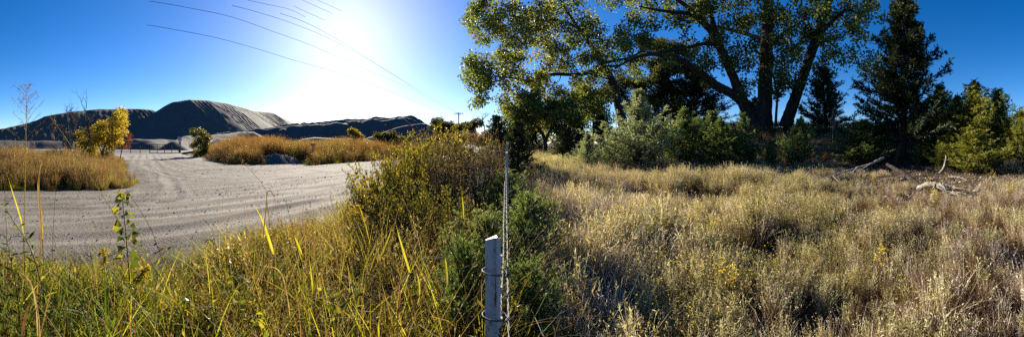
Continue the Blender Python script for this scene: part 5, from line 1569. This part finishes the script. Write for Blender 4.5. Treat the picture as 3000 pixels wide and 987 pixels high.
def goldenrod(label, pts, d, plumes, L, seed):
    rg = np.random.default_rng(seed)
    W = L_(pts, d); foot = W[0].copy(); foot[2] = 0
    o = thing('goldenrod', label, 'weed', foot, 'goldenrod plumes in the verge')
    P = spline([foot] + W, 7); g = G(); tube(g, P, np.linspace(.004, .002, len(P)), 5); link('stem', g.mesh('stem', M['brown'], origin=foot), o)
    g = G(); n = plumes * 60
    k = rg.integers(int(len(P) * .55), len(P), plumes)
    a = rg.uniform(0, 6.28, plumes); pl = L * rg.uniform(.4, 1, plumes)
    kk = rg.integers(0, plumes, n); t = rg.uniform(0, 1, n)
    dd = np.stack([np.cos(a), np.sin(a), np.full(plumes, .35)], -1)
    c = P[k][kk] + dd[kk] * (pl[kk] * t)[:, None] - np.array([0, 0, 1])[None] * (pl[kk] * .5 * t * t)[:, None] + rg.normal(0, .006, (n, 3))
    leaves(g, c, rg.normal(size=(n, 3)) + np.array([0, 0, .7]), .013, .009, rg, rg.uniform(0, 1, n))
    x = link('plume', g.mesh('plume', M['gold'], origin=foot), o); x['kind'] = 'stuff'
    g = G(); m = 60; i = rg.integers(2, int(len(P) * .8), m); big_leaves(g, P[i], rg.normal(size=(m, 3)) + np.array([0, 0, .3]), .045, .009, rg, rg.uniform(.2, .9, m), lan)
    x = link('leaves', g.mesh('leaves', M['leafy'], origin=foot), o); x['kind'] = 'stuff'


goldenrod('drooping golden plume standing over the gravel', [(1085, 660), (1075, 590), (1058, 535), (1040, 515)], 4.2, 16, .16, 1)
goldenrod('golden plume lower down by the thicket foot', [(1065, 700), (1055, 640), (1040, 600)], 3.8, 12, .12, 2)
goldenrod('pale golden plume leaning over the sapling foot', [(395, 880), (400, 830), (420, 800), (440, 790)], 2.2, 12, .10, 3)
goldenrod('golden plume close below the large-leaved sapling', [(300, 800), (310, 760), (300, 735)], 2.8, 12, .09, 4)

# ------------------------------------------------------------------ dead wood and single weeds in the field
DW = 'bleached dead wood lying in the field'


def deadwood(name, label, pts, ds, rs, mk='driftwood', seed=0, subs=()):
    rg = np.random.default_rng(seed)
    W = [at(px, py, d) for (px, py), d in zip(pts, ds)]
    b = W[0].copy()
    o = thing(name, label, 'dead wood', b, DW)
    P = spline(W, 7); R = np.interp(np.linspace(0, 1, len(P)), np.linspace(0, 1, len(rs)), rs)
    P = P + rg.normal(0, 1, P.shape) * R[:, None] * .12
    g = G(); tube(g, P, R, 9, wob=.14, rng=rg); link('trunk', g.mesh('trunk', M[mk], True, origin=b), o)
    for sp, sd, sr in subs:
        Q = spline([at(px, py, d) for (px, py), d in zip(sp, sd)], 5); g = G(); tube(g, Q, np.linspace(sr, sr * .3, len(Q)), 6, wob=.12, rng=rg)
        link('branch', g.mesh('branch', M[mk], True, origin=b), o)


deadwood('fallen_log', 'long grey fallen log running from the tallest cedar into the field', [(2600, 482), (2640, 505), (2680, 532), (2706, 552)], [13.6, 12.6, 11.8, 11.0], [.07, .085, .08, .06], 'bark', 1)
deadwood('log_stump', 'bleached gnarled root end of the fallen log', [(2690, 552), (2715, 542), (2742, 541), (2768, 548), (2792, 554)], [10.9, 10.8, 10.7, 10.6, 10.6], [.07, .10, .08, .055, .03], 'driftwood', 2, [([(2740, 545), (2775, 560), (2830, 566)], [10.6, 10.3, 10.1], .02), ([(2700, 552), (2680, 566), (2655, 572)], [10.7, 10.4, 10.3], .02), ([(2770, 545), (2790, 556), (2800, 575)], [10.8, 10.6, 10.5], .05), ([(2740, 535), (2735, 550), (2725, 562)], [10.7, 10.5, 10.4], .03), ([(2775, 545), (2812, 552), (2850, 556)], [10.8, 10.6, 10.6], .022), ([(2752, 535), (2768, 552), (2776, 568)], [10.6, 10.4, 10.3], .025)])
deadwood('broken_branch', 'dark forked broken branch beyond the bleached root', [(2788, 566), (2815, 578), (2840, 592), (2868, 604)], [10.3, 10.0, 9.7, 9.5], [.05, .05, .04, .025], 'driftwood', 3, [([(2835, 590), (2845, 606), (2842, 622)], [9.7, 9.5, 9.4], .03), ([(2800, 572), (2830, 574), (2862, 582)], [10.2, 10, 9.9], .03)])
deadwood('bleached_branch', 'pale thick stick lying in front of the gnarled root', [(2728, 604), (2760, 606), (2790, 604), (2812, 600)], [9.6, 9.5, 9.5, 9.6], [.05, .06, .05, .03], 'driftwood', 4)
deadwood('fallen_branch', 'long thin grey branch slanting down from the tallest cedar', [(2588, 462), (2550, 480), (2510, 492), (2470, 505), (2418, 520)], [15.4, 14.4, 13.4, 12.6, 11.9], [.055, .045, .035, .03, .015], 'driftwood', 5, [([(2510, 492), (2490, 512), (2474, 520)], [13.2, 12.6, 12.4], .02), ([(2550, 480), (2520, 500), (2500, 520)], [14, 13.2, 12.6], .02), ([(2440, 515), (2455, 530), (2462, 540)], [12.9, 12.7, 12.6], .03)])
deadwood('dead_stick', 'short pale stick between fallen branch and fallen log', [(2505, 541), (2520, 539), (2532, 540)], [11.8, 11.8, 11.8], [.03, .03, .025], 'driftwood', 6)
deadwood('dead_stick', 'thin long stick below the fallen branch', [(2470, 566), (2500, 556), (2540, 552), (2556, 540)], [10.6, 10.6, 10.7, 10.8], [.02, .02, .018, .012], 'driftwood', 7)
deadwood('dead_stick', 'upright pale stub below a yellow flowering weed', [(2742, 702), (2744, 670), (2748, 640)], [7.0, 7.0, 7.0], [.035, .03, .025], 'driftwood', 8)
deadwood('dead_stick', 'small upright stick in the middle field', [(2541, 602), (2542, 590), (2544, 578)], [9.6, 9.6, 9.6], [.03, .026, .02], 'driftwood', 9)
deadwood('curved_dead_branch', 'smooth curved grey branch under the front cedars', [(1992, 481), (2020, 478), (2045, 470), (2058, 455), (2058, 440), (2050, 428)], [16.2, 16.2, 16.2, 16.3, 16.4, 16.4], [.04, .045, .04, .035, .025, .012], 'bark', 10)
deadwood('bent_dead_stem', 'bent grey stem propped below the end cedars', [(2752, 508), (2764, 492), (2770, 470), (2772, 455)], [16.0, 16.0, 16.0, 16.0], [.05, .045, .04, .03], 'driftwood', 11)
deadwood('dead_stick', 'thin pale stick on bare soil by the bright low cedar', [(2780, 518), (2805, 519), (2835, 528)], [14.6, 14.5, 14.3], [.025, .02, .012], 'driftwood', 12)
deadwood('cedar_root_stub', 'dark shaggy leaning stub at the foot of the tallest cedar', [(2622, 486), (2626, 462), (2634, 435), (2642, 415)], [18.4, 18.5, 18.7, 19.0], [.17, .15, .12, .09], 'pole_wood', 13)

FW = 'flowering weeds standing out in the field'
fwm = [weed(401, .62, 18, 150, .045, .010, 'leafy', 'brown', 46, .020), weed(402, .55, 16, 120, .045, .010, 'leafy', 'brown', 30, .018)]
for k, (lab, px, d, s_) in enumerate([
        ('yellow flowering weed over the upright pale stub', 2738, 6.9, .95), ('bright yellow-flowered weed low near the fence side of the field', 1912, 3.0, .7), ('yellow-flowered weed right of the bleached stalks', 2085, 4.4, .9),
        ('yellow-flowered weed clump in mid field', 2160, 5.2, .9), ('yellow-flowered weed at the frame bottom in mid field', 2140, 2.9, .8), ('yellow-flowered weed growing against the gnarled root', 2722, 10.2, .9),
        ('yellow-flowered weed before the fallen log', 2560, 11.6, .9), ('yellow weed patch under the end cedars', 2905, 13.2, .9), ('yellow-flowered weed near the far corner of the field', 2960, 9.0, .8),
        ('tall yellow-flowered weed in front of the cone-shaped cedar', 2410, 15.5, 1.1), ('yellow-flowered weed in the dark right foreground', 2580, 3.6, .7), ('scraggly yellow weed below the front cedars', 2075, 14.5, .9)]):
    b = flat(px, d)
    o = link('flowering_weed', fwm[k % 2], None, b); o.scale = (s_,) * 3; o.rotation_euler = (0, 0, k * 1.3); tag(o, lab, 'weed', FW)
